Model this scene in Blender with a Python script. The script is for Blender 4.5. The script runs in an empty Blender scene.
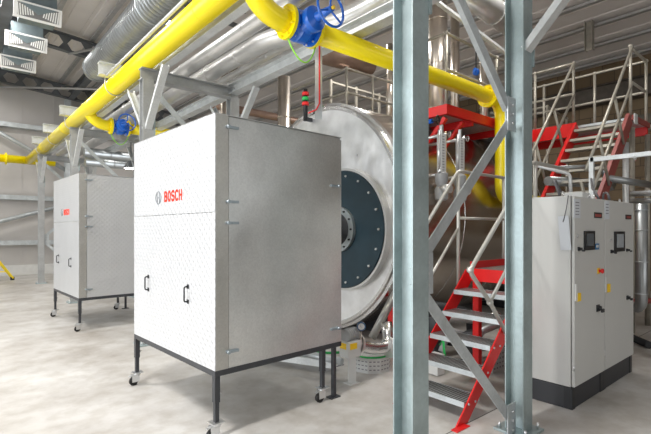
import bpy, bmesh, math, random
from mathutils import Vector, Matrix
random.seed(7)
PI = math.pi
sc = bpy.context.scene
C = sc.collection

# ---------------------------------------------------------------- camera
ANG = math.radians(40.3)
FPX = 445.0
HC = 1.6
FW = Vector((math.sin(ANG), math.cos(ANG), 0)); RT = Vector((math.cos(ANG), -math.sin(ANG), 0))
cd = bpy.data.cameras.new('camera'); cam = bpy.data.objects.new('camera', cd); C.objects.link(cam)
cam.location = (0, 0, HC); cam.rotation_euler = (PI/2, 0, -ANG)
cd.sensor_width = 36; cd.lens = 36*FPX/651; cd.shift_y = 13/651; cd.clip_end = 200; cd.clip_start = .05
sc.camera = cam
# ---------------------------------------------------------------- world, light, exposure
w = bpy.data.worlds.new('world'); sc.world = w; w.use_nodes = True
bg = w.node_tree.nodes['Background']; bg.inputs[0].default_value = (.86, .93, 1, 1); bg.inputs[1].default_value = .9
def area(name, loc, target, sx, sy, power, col=(1, 1, 1)):
    l = bpy.data.lights.new(name, 'AREA'); l.shape = 'RECTANGLE'; l.size = sx; l.size_y = sy; l.energy = power; l.color = col
    o = bpy.data.objects.new(name, l); C.objects.link(o); o.location = loc
    o.rotation_euler = (Vector(target)-Vector(loc)).to_track_quat('-Z', 'Y').to_euler(); return o
area('daylight_roller_door', (-7.3, 5, 2.6), (2, 5, 1.0), 12, 4.6, 820, (.95, .98, 1))
area('camera_side_fill', (4, -7.4, 3.2), (5, 3, 2.2), 8, 3, 130, (.97, .99, 1))  # added fill from the camera side, the near wall has no window
for i, (x, y, z, p) in enumerate(((-1.6, 2.2, 6.6, 360), (-1.2, 7, 6.6, 290), (0.4, 12, 6.6, 170), (.4, 16.5, 6.6, 130), (3.4, 1.0, 6.2, 25), (7.3, 7.0, 6.0, 120), (6.3, 3.0, 6.1, 90), (6, 15, 6.2, 120), (11.2, 8, 5.7, 40))):
    area('overhead_fill', (x, y, z), (x, y, 0), 1.5, .5, p, (1, .97, .93))  # added unseen overhead fill, no fixtures hang at these points
sc.view_settings.view_transform = 'Standard'; sc.view_settings.look = 'None'; sc.view_settings.gamma = 1
sc.view_settings.use_curve_mapping = False; sc.view_settings.exposure = 0.0

# ---------------------------------------------------------------- helpers
def W(px, py, X=None, Y=None, Z=None, d=None):
    r = (px-325.5)/FPX; s = (230-py)/FPX
    ax = FW.x+RT.x*r; ay = FW.y+RT.y*r
    if X is not None: d = X/ax
    elif Y is not None: d = Y/ay
    elif Z is not None: d = (Z-HC)/s
    return Vector((ax*d, ay*d, HC+s*d))
def V(*a): return Vector(a)
class MB:
    def __init__(s): s.b = bmesh.new()
    def box(s, x0, x1, y0, y1, z0, z1):
        vs = [s.b.verts.new((x, y, z)) for x in (x0, x1) for y in (y0, y1) for z in (z0, z1)]
        for f in ((0,1,3,2),(4,6,7,5),(0,4,5,1),(2,3,7,6),(0,2,6,4),(1,5,7,3)): s.b.faces.new([vs[i] for i in f])
        return s
    def prism(s, poly, a, bb, smooth=False, cap=True):
        """poly: list of local (u,v); a,bb: (origin,U,V) frames"""
        r1 = [s.b.verts.new(a[0]+a[1]*u+a[2]*v) for u, v in poly]; r2 = [s.b.verts.new(bb[0]+bb[1]*u+bb[2]*v) for u, v in poly]
        n = len(poly)
        for i in range(n):
            f = s.b.faces.new((r1[i], r1[(i+1) % n], r2[(i+1) % n], r2[i])); f.smooth = smooth
        if cap: s.b.faces.new(r1[::-1]); s.b.faces.new(r2)
        return s
    def frame(s, p, q, up=None):
        p = Vector(p); q = Vector(q); d = (q-p).normalized()
        up = Vector(up) if up else (Vector((0, 0, 1)) if abs(d.z) < .95 else Vector((0, 1, 0)))
        U = d.cross(up).normalized(); V_ = U.cross(d).normalized(); return p, q, U, V_
    def bar(s, p, q, w, h, up=None):
        p, q, U, V_ = s.frame(p, q, up); poly = [(-w/2, -h/2), (w/2, -h/2), (w/2, h/2), (-w/2, h/2)]
        return s.prism(poly, (p, U, V_), (q, U, V_))
    def hsec(s, p, q, w, h, t=.011, tw=.009, up=None):
        """H section: w flange width along U, h depth along V"""
        p, q, U, V_ = s.frame(p, q, up); a, b = w/2, h/2; c = tw/2
        poly = [(-a,-b),(a,-b),(a,-b+t),(c,-b+t),(c,b-t),(a,b-t),(a,b),(-a,b),(-a,b-t),(-c,b-t),(-c,-b+t),(-a,-b+t)]
        return s.prism(poly, (p, U, V_), (q, U, V_))
    def lsec(s, p, q, w, t=.008, up=None):
        p, q, U, V_ = s.frame(p, q, up)
        poly = [(-w/2,-w/2),(w/2,-w/2),(w/2,-w/2+t),(-w/2+t,-w/2+t),(-w/2+t,w/2),(-w/2,w/2)]
        return s.prism(poly, (p, U, V_), (q, U, V_))
    def usec(s, p, q, w, h, t=.006, up=None):
        p, q, U, V_ = s.frame(p, q, up)
        poly = [(-w/2,-h/2),(w/2,-h/2),(w/2,h/2),(w/2-t,h/2),(w/2-t,-h/2+t),(-w/2+t,-h/2+t),(-w/2+t,h/2),(-w/2,h/2)]
        return s.prism(poly, (p, U, V_), (q, U, V_))
    def tube(s, pts, r, n=12, closed=False, cap=True, radii=None):
        pts = [Vector(p) for p in pts]; m = len(pts); rings = []; U = None
        for i, p in enumerate(pts):
            if closed: d = pts[(i+1) % m]-pts[i-1]
            else: d = pts[min(i+1, m-1)]-pts[max(i-1, 0)]
            d.normalize()
            if U is None:
                up = Vector((0, 0, 1)) if abs(d.z) < .9 else Vector((0, 1, 0)); U = d.cross(up).normalized()
            else: U = (U-d*U.dot(d)).normalized()
            V_ = d.cross(U)
            rr = radii[i] if radii else r
            rings.append([s.b.verts.new(p+(U*math.cos(2*PI*k/n)+V_*math.sin(2*PI*k/n))*rr) for k in range(n)])
        L = m if closed else m-1
        for i in range(L):
            A, B = rings[i], rings[(i+1) % m]
            for k in range(n):
                f = s.b.faces.new((A[k], A[(k+1) % n], B[(k+1) % n], B[k])); f.smooth = True
        if cap and not closed: s.b.faces.new(rings[0][::-1]); s.b.faces.new(rings[-1])
        return s
    def cyl(s, p, q, r, n=20, r2=None):
        p = Vector(p); q = Vector(q); return s.tube([p, q], r, n, radii=[r, r if r2 is None else r2])
    def lathe(s, o, axis, prof, n=32, up=None):
        """prof: list (t along axis, radius)"""
        o = Vector(o); d = Vector(axis).normalized(); up = Vector((0, 0, 1)) if abs(d.z) < .9 else Vector((0, 1, 0))
        U = d.cross(up).normalized(); V_ = d.cross(U); rings = []
        for t, r in prof:
            rings.append([s.b.verts.new(o+d*t+(U*math.cos(2*PI*k/n)+V_*math.sin(2*PI*k/n))*max(r, 1e-4)) for k in range(n)])
        for A, B in zip(rings, rings[1:]):
            for k in range(n): s.b.faces.new((A[k], A[(k+1) % n], B[(k+1) % n], B[k]))
        s.b.faces.new(rings[0][::-1]); s.b.faces.new(rings[-1]); return s
    def torus(s, c, axis, R, r, n=32, m=8):
        c = Vector(c); d = Vector(axis).normalized(); up = Vector((0, 0, 1)) if abs(d.z) < .9 else Vector((0, 1, 0))
        U = d.cross(up).normalized(); V_ = d.cross(U)
        return s.tube([c+(U*math.cos(2*PI*k/n)+V_*math.sin(2*PI*k/n))*R for k in range(n)], r, m, closed=True)
    def ball(s, c, r, n=12):
        return s.lathe(Vector(c), (0, 0, 1), [(-r*math.cos(PI*i/8), r*math.sin(PI*i/8)) for i in range(9)], n)
    def build(s, name, mat, parent=None, bevel=0, smooth=False):
        me = bpy.data.meshes.new(name)
        bmesh.ops.recalc_face_normals(s.b, faces=s.b.faces[:])
        o = bpy.data.objects.new(name, me); C.objects.link(o)
        root = parent
        while root is not None and root.parent is not None: root = root.parent
        if parent is not None:
            o.parent = parent
            M = root.matrix_basis.inverted() if not getattr(s, 'local', False) else Matrix()
            if not getattr(s, 'local', False): s.b.transform(M)
        if smooth:
            for f in s.b.faces: f.smooth = True
        s.b.to_mesh(me); s.b.free()
        if smooth and hasattr(me, 'set_sharp_from_angle'): me.set_sharp_from_angle(angle=math.radians(35))
        me.materials.append(mat)
        if bevel:
            bv = o.modifiers.new('bevel', 'BEVEL'); bv.width = bevel; bv.segments = 2; bv.limit_method = 'ANGLE'
        return o
def LMB():
    m = MB(); m.local = True; return m
def thing(name, label, cat, loc=(0, 0, 0), rz=0, group=None):
    o = bpy.data.objects.new(name, None); C.objects.link(o); o.location = loc; o.rotation_euler = (0, 0, rz)
    o.matrix_basis = Matrix.Translation(Vector(loc)) @ Matrix.Rotation(rz, 4, 'Z')
    o.empty_display_size = .1; o['label'] = label; o['category'] = cat
    if group: o['group'] = group
    return o
def tag(o, label, cat, group=None):
    o['label'] = label; o['category'] = cat
    if group: o['group'] = group
    return o
def struct(o): o['kind'] = 'structure'; return o
def copy_tree(o, loc, label):
    r = o.copy(); C.objects.link(r); r.matrix_basis = Matrix.Translation(Vector(loc)) @ Matrix.Rotation(o.rotation_euler.z, 4, 'Z'); r['label'] = label
    def rec(src, dst):
        for ch in list(src.children):
            c = ch.copy(); C.objects.link(c); c.parent = dst; rec(ch, c)
    rec(o, r); return r
def arc(c, U, V_, R, a0, a1, n=10):
    c = Vector(c); U = Vector(U); V_ = Vector(V_)
    return [c+(U*math.cos(a0+(a1-a0)*i/n)+V_*math.sin(a0+(a1-a0)*i/n))*R for i in range(n+1)]
def rounded(pts, R, n=6):
    """polyline with rounded corners"""
    pts = [Vector(p) for p in pts]; out = [pts[0]]
    for i in range(1, len(pts)-1):
        a = (pts[i-1]-pts[i]); b = (pts[i+1]-pts[i]); rr = min(R, a.length*.49, b.length*.49)
        A = pts[i]+a.normalized()*rr; B = pts[i]+b.normalized()*rr
        for k in range(n+1):
            t = k/n; out.append(A*(1-t)**2+pts[i]*2*t*(1-t)+B*t*t)
    out.append(pts[-1]); return out

# ---------------------------------------------------------------- materials
def mat(name, col, rough=.5, metal=0, noise=0, nscale=6, bump=0, bscale=40, col2=None, spangle=0, emit=None, coat=0, stretch=None, rvar=0):
    m = bpy.data.materials.new(name); m.use_nodes = True; nt = m.node_tree; N = nt.nodes; L = nt.links
    b = N['Principled BSDF']; b.inputs['Base Color'].default_value = (*col, 1); b.inputs['Roughness'].default_value = rough; b.inputs['Metallic'].default_value = metal
    if coat: b.inputs['Coat Weight'].default_value = coat
    if emit: b.inputs['Emission Color'].default_value = (*emit[0], 1); b.inputs['Emission Strength'].default_value = emit[1]
    tc = N.new('ShaderNodeTexCoord'); mp = N.new('ShaderNodeMapping'); L.new(tc.outputs['Object'], mp.inputs[0])
    if stretch: mp.inputs['Scale'].default_value = stretch
    if noise or col2:
        t = N.new('ShaderNodeTexNoise'); t.inputs['Scale'].default_value = nscale; t.inputs['Detail'].default_value = 6; L.new(mp.outputs[0], t.inputs[0])
        c2 = col2 or tuple(max(0, c*(1-noise)) for c in col); c1 = col if col2 else tuple(min(1, c*(1+noise)) for c in col)
        r = N.new('ShaderNodeValToRGB'); r.color_ramp.elements[0].position = .32; r.color_ramp.elements[1].position = .68
        r.color_ramp.elements[0].color = (*c2, 1); r.color_ramp.elements[1].color = (*c1, 1); L.new(t.outputs[0], r.inputs[0]); out = r.outputs[0]
        if spangle:
            v = N.new('ShaderNodeTexVoronoi'); v.inputs['Scale'].default_value = spangle; L.new(tc.outputs['Object'], v.inputs[0])
            mr = N.new('ShaderNodeMapRange'); L.new(v.outputs['Color'], mr.inputs[0]); mr.inputs[3].default_value = .93; mr.inputs[4].default_value = 1.05
            mx = N.new('ShaderNodeMix'); mx.data_type = 'RGBA'; mx.blend_type = 'MULTIPLY'; mx.inputs[0].default_value = 1
            L.new(out, mx.inputs[6]); L.new(mr.outputs[0], mx.inputs[7]); out = mx.outputs[2]
        L.new(out, b.inputs['Base Color'])
        if rvar:
            mr2 = N.new('ShaderNodeMapRange'); L.new(t.outputs[0], mr2.inputs[0]); mr2.inputs[3].default_value = max(.03, rough-rvar); mr2.inputs[4].default_value = rough+rvar
            L.new(mr2.outputs[0], b.inputs['Roughness'])
    if bump:
        t2 = N.new('ShaderNodeTexNoise'); t2.inputs['Scale'].default_value = bscale; t2.inputs['Detail'].default_value = 3; L.new(mp.outputs[0], t2.inputs[0])
        bp = N.new('ShaderNodeBump'); bp.inputs['Strength'].default_value = bump; bp.inputs['Distance'].default_value = .02; L.new(t2.outputs[0], bp.inputs['Height']); L.new(bp.outputs[0], b.inputs['Normal'])
    return m
M = {}
M['galv'] = mat('galvanised', (.56, .60, .62), .42, .55, noise=.14, nscale=5, spangle=60, rvar=.1)
M['galv_col'] = mat('galvanised_column', (.39, .47, .48), .42, .5, noise=.16, nscale=3.5, spangle=45, rvar=.1)
M['galv_far'] = mat('galvanised_grey', (.42, .43, .43), .45, .4, noise=.12, nscale=4, spangle=50)
M['galv_white'] = mat('zinc_beam', (.66, .68, .68), .45, .4, noise=.12, nscale=4, spangle=50)
M['steel_dark'] = mat('dark_rafter_steel', (.13, .14, .15), .5, .3, noise=.2, nscale=3)
M['stainless'] = mat('stainless_cladding', (.70, .70, .70), .26, 1, noise=.08, nscale=2.2, bump=.12, bscale=3.5, rvar=.1)
M['shell'] = mat('shell_cladding', (.58, .52, .46), .22, 1, noise=.08, nscale=2.2, bump=.1, bscale=3, rvar=.08)  # warm tint puts brown reflections into the stainless colour
M['face'] = mat('boiler_front_sheet', (.86, .87, .88), .33, .75, noise=.1, nscale=4, bump=.3, bscale=5, rvar=.12)
M['pipe_clad'] = mat('pipe_jacket_sheet', (.66, .66, .65), .36, .75, noise=.08, nscale=3, rvar=.08)
M['duct'] = mat('spiral_duct_sheet', (.38, .40, .41), .36, .85, noise=.12, nscale=5, rvar=.08)
M['stack'] = mat('stack_steel', (.68, .62, .55), .28, 1, noise=.06)
M['yellow'] = mat('yellow_gas_paint', (1.0, .80, 0.0), .32, 0, noise=.02, nscale=2, coat=.3)
M['blue'] = mat('blue_valve_paint', (.005, .13, .62), .3, 0, noise=.05, coat=.3)
M['red'] = mat('red_stair_paint', (.72, .012, .012), .38, 0, noise=.06, nscale=4)
M['red_dull'] = mat('dull_red_paint', (.30, .07, .06), .5, 0, noise=.1)  # darker, duller red than the stair paint
M['black'] = mat('black_powder_coat', (.022, .024, .027), .45, .1, noise=.1)
M['frame'] = mat('anthracite_tube', (.055, .058, .065), .4, .3, noise=.08)
M['rubber'] = mat('black_rubber', (.012, .012, .012), .6)
M['bolt'] = mat('zinc_bolt', (.72, .73, .74), .3, .9)
M['latch'] = mat('latch_steel', (.40, .46, .50), .35, .7)
M['rail'] = mat('handrail_tube', (.62, .61, .57), .4, .6, noise=.06)
M['rail_up'] = mat('grey_brown_rail', (.40, .375, .32), .45, .5, noise=.12, nscale=9)  # darker grey-brown than the lower handrail tube
M['cabinet'] = mat('cabinet_light_grey', (.56, .565, .55), .42, 0, noise=.012, nscale=3)
M['plinth'] = mat('plinth_anthracite', (.035, .037, .043), .5, 0, noise=.06)
M['dark_disc'] = mat('dark_blue_door', (.016, .040, .056), .35, .2, noise=.1)
M['grey_disc'] = mat('burner_plate', (.36, .40, .41), .35, .6, noise=.1)
M['white'] = mat('white_plastic', (.62, .63, .62), .45)
M['paper'] = mat('paper', (.60, .63, .67), .7)  # shade is put into this grey-blue sheet colour
M['ink'] = mat('ink_grey', (.2, .2, .22), .7)
M['screen'] = mat('screen', (.11, .13, .15), .15)
M['screen2'] = mat('screen_pale', (.36, .40, .44), .2)
M['ylabel'] = mat('yellow_sticker', (.95, .62, .02), .5)
M['logo_red'] = mat('logo_red', (.95, .045, .012), .5)
M['logo_grey'] = mat('logo_grey', (.25, .27, .29), .4, .3)
M['green'] = mat('green_plastic', (.02, .45, .10), .4)
M['greenyellow'] = mat('earth_wire_green', (.30, .75, .05), .4)
M['red_led'] = mat('red_lamp_lens', (.75, .02, .02), .3)
M['brown_pipe'] = mat('brown_jacket', (.28, .19, .15), .4, .6, noise=.1)
M['grey_cast'] = mat('grey_casting', (.42, .43, .44), .5, .3, noise=.1)
M['glass_amber'] = mat('amber_glass', (.75, .55, .30), .15)
M['lamp'] = mat('lamp_glass', (1, 1, 1), .4, emit=((1, .97, .9), 14))
M['vent_white'] = mat('vent_white', (.82, .82, .80), .5)
M['vent_body'] = mat('vent_body', (.20, .25, .27), .45, .5, noise=.1)
M['vent_dark'] = mat('vent_slot', (.18, .18, .18), .6)
M['ladder'] = mat('yellow_ladder', (.95, .72, .03), .45)
M['cable'] = mat('cable_grey', (.10, .10, .11), .5)
M['grating'] = None

def box_sheet():
    m = mat('stucco_sheet', (.80, .81, .82), .34, .75, noise=.05, nscale=7, spangle=55); nt = m.node_tree; N = nt.nodes; L = nt.links; b = N['Principled BSDF']
    return m
def embossed(name, col, metal, rough, dist=.004):
    m = mat(name, col, rough, metal, noise=.025, nscale=3); nt = m.node_tree; N = nt.nodes; L = nt.links; b = N['Principled BSDF']
    tc = N.new('ShaderNodeTexCoord'); sp = N.new('ShaderNodeSeparateXYZ'); L.new(tc.outputs['Object'], sp.inputs[0])
    def mth(op, a, bb):
        n = N.new('ShaderNodeMath'); n.operation = op
        for i, v in enumerate((a, bb)):
            if isinstance(v, (int, float)): n.inputs[i].default_value = v
            elif v is not None: L.new(v, n.inputs[i])
        return n.outputs[0]
    h = mth('ADD', sp.outputs[0], sp.outputs[1])
    a = mth('SINE', mth('MULTIPLY', mth('ADD', h, sp.outputs[2]), 2*PI/.15), None); c = mth('SINE', mth('MULTIPLY', mth('SUBTRACT', h, sp.outputs[2]), 2*PI/.15), None)
    pr = mth('POWER', mth('ABSOLUTE', mth('MULTIPLY', a, c), None), 2.0)
    bp = N.new('ShaderNodeBump'); bp.inputs['Strength'].default_value = .5; bp.inputs['Distance'].default_value = dist; L.new(pr, bp.inputs['Height']); L.new(bp.outputs[0], b.inputs['Normal'])
    return m
M['emboss'] = embossed('embossed_panel', (.70, .71, .73), .4, .36, .010)
M['side'] = mat('galvanised_side_sheet', (.76, .77, .76), .30, .82, noise=.07, nscale=3, spangle=75, rvar=.06)
M['side_far'] = embossed('embossed_side_sheet', (.62, .63, .64), .5, .38, .004)
M['strip'] = mat('corner_strip_sheet', (.56, .55, .52), .38, .8, noise=.05, spangle=80)

def concrete():
    m = mat('power_floated_concrete', (.5, .5, .48), .32); nt = m.node_tree; N = nt.nodes; L = nt.links; b = N['Principled BSDF']
    tc = N.new('ShaderNodeTexCoord')
    def nz(s, d): 
        t = N.new('ShaderNodeTexNoise'); t.inputs['Scale'].default_value = s; t.inputs['Detail'].default_value = d; t.inputs['Roughness'].default_value = .6; L.new(tc.outputs['Object'], t.inputs[0]); return t.outputs[0]
    r = N.new('ShaderNodeValToRGB'); r.color_ramp.elements[0].position = .33; r.color_ramp.elements[0].color = (.40, .375, .345, 1); r.color_ramp.elements[1].position = .68; r.color_ramp.elements[1].color = (.66, .655, .64, 1)
    L.new(nz(1.0, 9), r.inputs[0])
    r2 = N.new('ShaderNodeValToRGB'); r2.color_ramp.elements[0].position = .38; r2.color_ramp.elements[0].color = (.84, .82, .79, 1); r2.color_ramp.elements[1].position = .55; r2.color_ramp.elements[1].color = (1, 1, 1, 1)
    L.new(nz(4.5, 10), r2.inputs[0])
    mx = N.new('ShaderNodeMix'); mx.data_type = 'RGBA'; mx.blend_type = 'MULTIPLY'; mx.inputs[0].default_value = .8; L.new(r.outputs[0], mx.inputs[6]); L.new(r2.outputs[0], mx.inputs[7])
    L.new(mx.outputs[2], b.inputs['Base Color'])
    mr = N.new('ShaderNodeMapRange'); L.new(nz(2.2, 5), mr.inputs[0]); mr.inputs[3].default_value = .28; mr.inputs[4].default_value = .55; L.new(mr.outputs[0], b.inputs['Roughness'])
    return m
M['concrete'] = concrete()
M['wall'] = mat('wall_panel', (.50, .48, .46), .5, .1, noise=.04, nscale=1.5)
M['roof'] = mat('roof_deck', (.74, .70, .68), .55, .05, noise=.05, nscale=1)
M['purlin'] = mat('purlin_zinc', (.5, .5, .5), .4, .5, noise=.1)
def brick():
    m = mat('brown_block_wall', (.2, .15, .1), .8); nt = m.node_tree; N = nt.nodes; L = nt.links; b = N['Principled BSDF']
    tc = N.new('ShaderNodeTexCoord'); sp = N.new('ShaderNodeSeparateXYZ'); cb = N.new('ShaderNodeCombineXYZ'); L.new(tc.outputs['Object'], sp.inputs[0]); L.new(sp.outputs[1], cb.inputs[0]); L.new(sp.outputs[2], cb.inputs[1])
    t = N.new('ShaderNodeTexBrick'); L.new(cb.outputs[0], t.inputs[0]); t.inputs['Scale'].default_value = 1; t.inputs['Brick Width'].default_value = .6; t.inputs['Row Height'].default_value = .3; t.inputs['Mortar Size'].default_value = .012
    t.inputs['Color1'].default_value = (.15, .105, .06, 1); t.inputs['Color2'].default_value = (.21, .15, .09, 1); t.inputs['Mortar'].default_value = (.085, .065, .045, 1); L.new(t.outputs[0], b.inputs['Base Color']); return m
M['brick'] = brick()
def grating(name, scale=.028):
    m = mat(name, (.62, .63, .62), .4, .6); nt = m.node_tree; N = nt.nodes; L = nt.links; b = N['Principled BSDF']
    tc = N.new('ShaderNodeTexCoord'); v = N.new('ShaderNodeTexVoronoi'); v.inputs['Randomness'].default_value = 0; v.inputs['Scale'].default_value = 1/scale
    mp = N.new('ShaderNodeMapping'); mp.inputs['Scale'].default_value = (1, 1, 0); L.new(tc.outputs['Object'], mp.inputs[0]); L.new(mp.outputs[0], v.inputs[0])
    r = N.new('ShaderNodeValToRGB'); r.color_ramp.interpolation = 'LINEAR'; r.color_ramp.elements[0].position = .38; r.color_ramp.elements[0].color = (.05, .05, .05, 1); r.color_ramp.elements[1].position = .46; r.color_ramp.elements[1].color = (.50, .52, .52, 1)
    L.new(v.outputs['Distance'], r.inputs[0]); L.new(r.outputs[0], b.inputs['Base Color']); return m
M['grating'] = grating('perforated_tread')

# ================================================================ SETTING
def zroof(x): return 7.45-.088*x
struct(MB().box(-9, 14.2, -9, 19.5, -.2, 0).build('floor', M['concrete']))
# far wall and right wall
wl = MB().box(-9, 14.2, 19.32, 19.5, 0, 7.9)
x = -9
while x < 14:   # panel joints as shallow ribs
    wl.box(x, x+.05, 19.305, 19.32, .0, 7.0); x += 1.0
struct(wl.build('wall_far', M['wall']))
struct(MB().box(-9, 14.2, -9.2, -9, 0, 8.2).build('wall_near', M['wall']))
wl = MB().box(-9.2, -9, -9.2, -1, 0, 8.4).box(-9.2, -9, 13, 19.5, 0, 8.4).box(-9.2, -9, -1, 13, 5.2, 8.4)
struct(wl.build('wall_left', M['wall']))
struct(MB().box(-9, 14, 2.045, 2.053, .0, .0012).build('trim_90', mat('saw_cut_joint', (.12, .11, .10), .8)))
struct(MB().box(14.0, 14.2, -9, 19.32, 0, 6.4).build('wall_right', M['brick']))
struct(MB().box(-9, 14, 19.2, 19.3, 0, .35).build('baseboard_far', mat('upstand', (.62, .62, .60), .6, noise=.05)))
# roof deck, profiled sheet running along Y
rd = MB(); xs = []; x = -9.0
prof = []
while x < 14.2:
    for dx, dz in ((0, 0), (.40, 0), (.42, .02), (.50, .02)): prof.append((x+dx, zroof(x+dx)+dz))
    x += .52
vs = [[rd.b.verts.new((px, y, pz)) for px, pz in prof] for y in (-9, 19.4)]
for i in range(len(prof)-1): rd.b.faces.new((vs[0][i], vs[0][i+1], vs[1][i+1], vs[1][i]))
top = [[rd.b.verts.new((px, y, zroof(px)+.2)) for px, pz in (prof[0], prof[-1])] for y in (-9, 19.4)]
rd.b.faces.new((top[0][0], top[0][1], top[1][1], top[1][0]))
struct(rd.build('ceiling', M['roof']))
# purlins
k = 0; x = -.98
while x < 13.8:
    k += 1
    p = MB().usec((x, -9, zroof(x)-.08), (x, 19.3, zroof(x)-.08), .06, .11, .004, up=(1, 0, 0))
    struct(p.build('trim_%d' % k, M['purlin'])); x += 1.04
# dark eaves beam + corbel at right wall
struct(MB().hsec((13.8, -6, 5.35), (13.8, 19.2, 5.35), .25, .5, .02, .015).build('trim_%d' % (k+1), mat('brown_eaves_steel', (.09, .075, .06), .6, noise=.2)))
struct(MB().box(13.75, 14.0, -6, 19.2, 4.35, 4.6).build('trim_%d' % (k+2), mat('ledge', (.12, .11, .085), .7, noise=.2)))
# wall girts
for i, z in enumerate((1.15, 2.75, 5.3)):
    struct(MB().usec((-9, 19.12, z), (13.9, 19.12, z), .2, .16, .01).build('trim_%d' % (k+3+i), M['galv']))

# castellated rafters
def rafter(y, label, x1=13.95):
    t = thing('castellated_rafter', label, 'roof beam', (14, y, zroof(14)-.4), 0, 'castellated roof rafters')
    H = .46; per = .55; x0 = -8.5
    wbm = MB(); 
    def zc(x): return zroof(x)-.165-H/2
    sl = Vector((1, 0, -.088)).normalized(); up = Vector((.088, 0, 1)).normalized(); Yv = Vector((0, 1, 0))
    def pt(x, h, yy): return Vector((x, y+yy, zc(x)+h))
    n = int((x1-x0)/per)
    for i in range(n):
        a = x0+i*per; 
        poly = [(a-.16, -.16), (a+.16, -.16), (a+.05, 0), (a+.16, .16), (a-.16, .16), (a-.05, 0)]
        f = [wbm.b.verts.new(pt(u, v, -.006)) for u, v in poly]; g = [wbm.b.verts.new(pt(u, v, .006)) for u, v in poly]
        for q in range(6): wbm.b.faces.new((f[q], f[(q+1) % 6], g[(q+1) % 6], g[q]))
        wbm.b.faces.new((f[0], f[1], f[2], f[5])); wbm.b.faces.new((f[5], f[2], f[3], f[4])); wbm.b.faces.new((g[0], g[5], g[2], g[1])); wbm.b.faces.new((g[5], g[4], g[3], g[2]))
    for s in (-1, 1):
        wbm.bar(pt(x0, s*.195, 0), pt(x1, s*.195, 0), .012, .07)
    wbm.build('web', M['steel_dark'], t)
    for s in (-1, 1):
        MB().bar(pt(x0, s*H/2, 0), pt(x1, s*H/2, 0), .19, .016).build('flange', M['steel_dark'], t)
rafter(18.95, 'dark castellated roof rafter with hexagonal holes, against the far wall', 8.2)
rafter(14.2, 'dark castellated roof rafter with hexagonal holes behind the white ceiling vents', 5.4)
rafter(9.3, 'dark castellated roof rafter crossing above the second enclosure', 5.4)
# longitudinal dark ties
tag(MB().hsec((.98, 8, 6.55), (.98, 19, 6.55), .24, .28).build('roof_tie_beam', M['steel_dark']), 'dark steel beam beside the white ceiling vents at the upper left', 'beam')
tag(MB().hsec((3.5, 14.3, 6.62), (3.5, 18.85, 6.62), .2, .26).build('roof_tie_beam', M['steel_dark']), 'dark steel beam between the two castellated rafters, beyond the spiral duct end', 'beam')
for (a, b_, lab) in (((1.2, 18.9, 6.5), (6.3, 14.3, 6.25), 'thin diagonal roof brace rod running back towards the far wall'),
                     ((2.6, 14.2, 6.55), (4.6, 9.4, 6.3), 'thin diagonal roof brace rod beside the spiral duct end')):
    tag(MB().cyl(a, b_, .035, 10).build('roof_brace_rod', M['purlin']), lab, 'brace', 'roof brace rods')
# wall bracing
tag(MB().cyl((-3.0, 19.0, .5), (4.5, 19.0, 2.9), .07, 12).build('wall_brace_tube', M['galv']), 'grey tube brace rising to the right low on the far wall', 'brace', 'far wall braces')
tag(MB().cyl((-.5, 18.95, 6.0), (3.6, 18.95, 3.7), .07, 12).build('wall_brace_tube', M['galv']), 'grey tube brace falling to the right high on the far wall', 'brace', 'far wall braces')
for x, z in ((3.4, 0), (8.5, 0)):
    t = tag(MB().hsec((x, 18.9, 0), (x, 18.9, 6.45 if x < 4 else 6.0), .2, .2, up=(0, 1, 0)).build('wall_column', M['galv']), 'grey steel column standing at the far wall %s' % ('behind the farthest pipe trestle' if x < 4 else 'far to the right, behind the boiler'), 'column', 'far wall columns')

# ================================================================ PIPE TRESTLES
XA, XB = 2.13, 3.48
def base_plate(x, y, t):
    bp = MB().box(x-.14, x+.14, y-.14, y+.14, 0, .018).build('base_plate', M['galv_col'], t, .002)
    for sx in (-1, 1):
        for sy in (-1, 1):
            MB().cyl((x+sx*.105, y+sy*.105, .018), (x+sx*.105, y+sy*.105, .065), .011, 8).build('anchor_bolt', M['bolt'], bp)
def trestle(y, label, top=3.70, arms=True, nearest=False):
    t = thing('pipe_trestle', label, 'pipe support frame', (XA, y, 0), 0, 'galvanised pipe trestles')
    for x in (XA, XB):
        MB().hsec((x, y, .018), (x, y, top), .152, .152, .011, .009, up=(0, 1, 0)).build('column', M['galv_col'] if nearest else M['galv_far'], t, .003)
        base_plate(x, y, t)
    MB().hsec((2.04, y, top+.08), (3.57, y, top+.08), .15, .16).build('cross_beam', M['galv_far'], t, .002)
    yb = y+.035
    nodes = [((XB-.11, yb, .10), (XA+.02, yb, 1.30)), ((XA+.02, yb, 1.34), (XB-.13, yb, 2.46)), ((XB-.13, yb, 2.52), (XA+.02, yb, 3.66))]
    for a, b_ in nodes:
        MB().lsec(a, b_, .08, .008, up=(0, 1, 0)).build('diagonal_brace', M['galv'], t)
    for (x, z, s) in ((XB, .12, -1), (XA, 1.33, 1), (XB, 2.50, -1)):
        g = MB().box(*sorted((x+s*.08, x+s*.20)), yb-.052, yb-.041, z-.13, z+.13).build('gusset_plate', M['galv'], t)
        for dz in (-.07, 0, .07):
            MB().cyl((x+s*.135, yb-.066, z+dz), (x+s*.135, yb-.05, z+dz), .011, 6).build('bolt', M['bolt'], g)
    if arms:
        for x in (XA, XB):
            for s in ((-1, 1) if not (nearest and x == XB) else (-1,)):
                MB().usec((x, y+s*.06, 3.02), (x, y+s*.72, 3.72), .09, .055, .006).build('knee_brace', M['galv_white'], t)
            MB().box(x+.072, x+.09, y-.09, y+.09, 2.9, 3.2).build('gusset_plate', M['galv_col'], t)
    return t
trestle(1.716, 'nearest galvanised trestle whose two tall columns and diagonals stand in the foreground', nearest=True)
trestle(6.4, 'galvanised trestle with V braces standing between the two metal enclosures')
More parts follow.
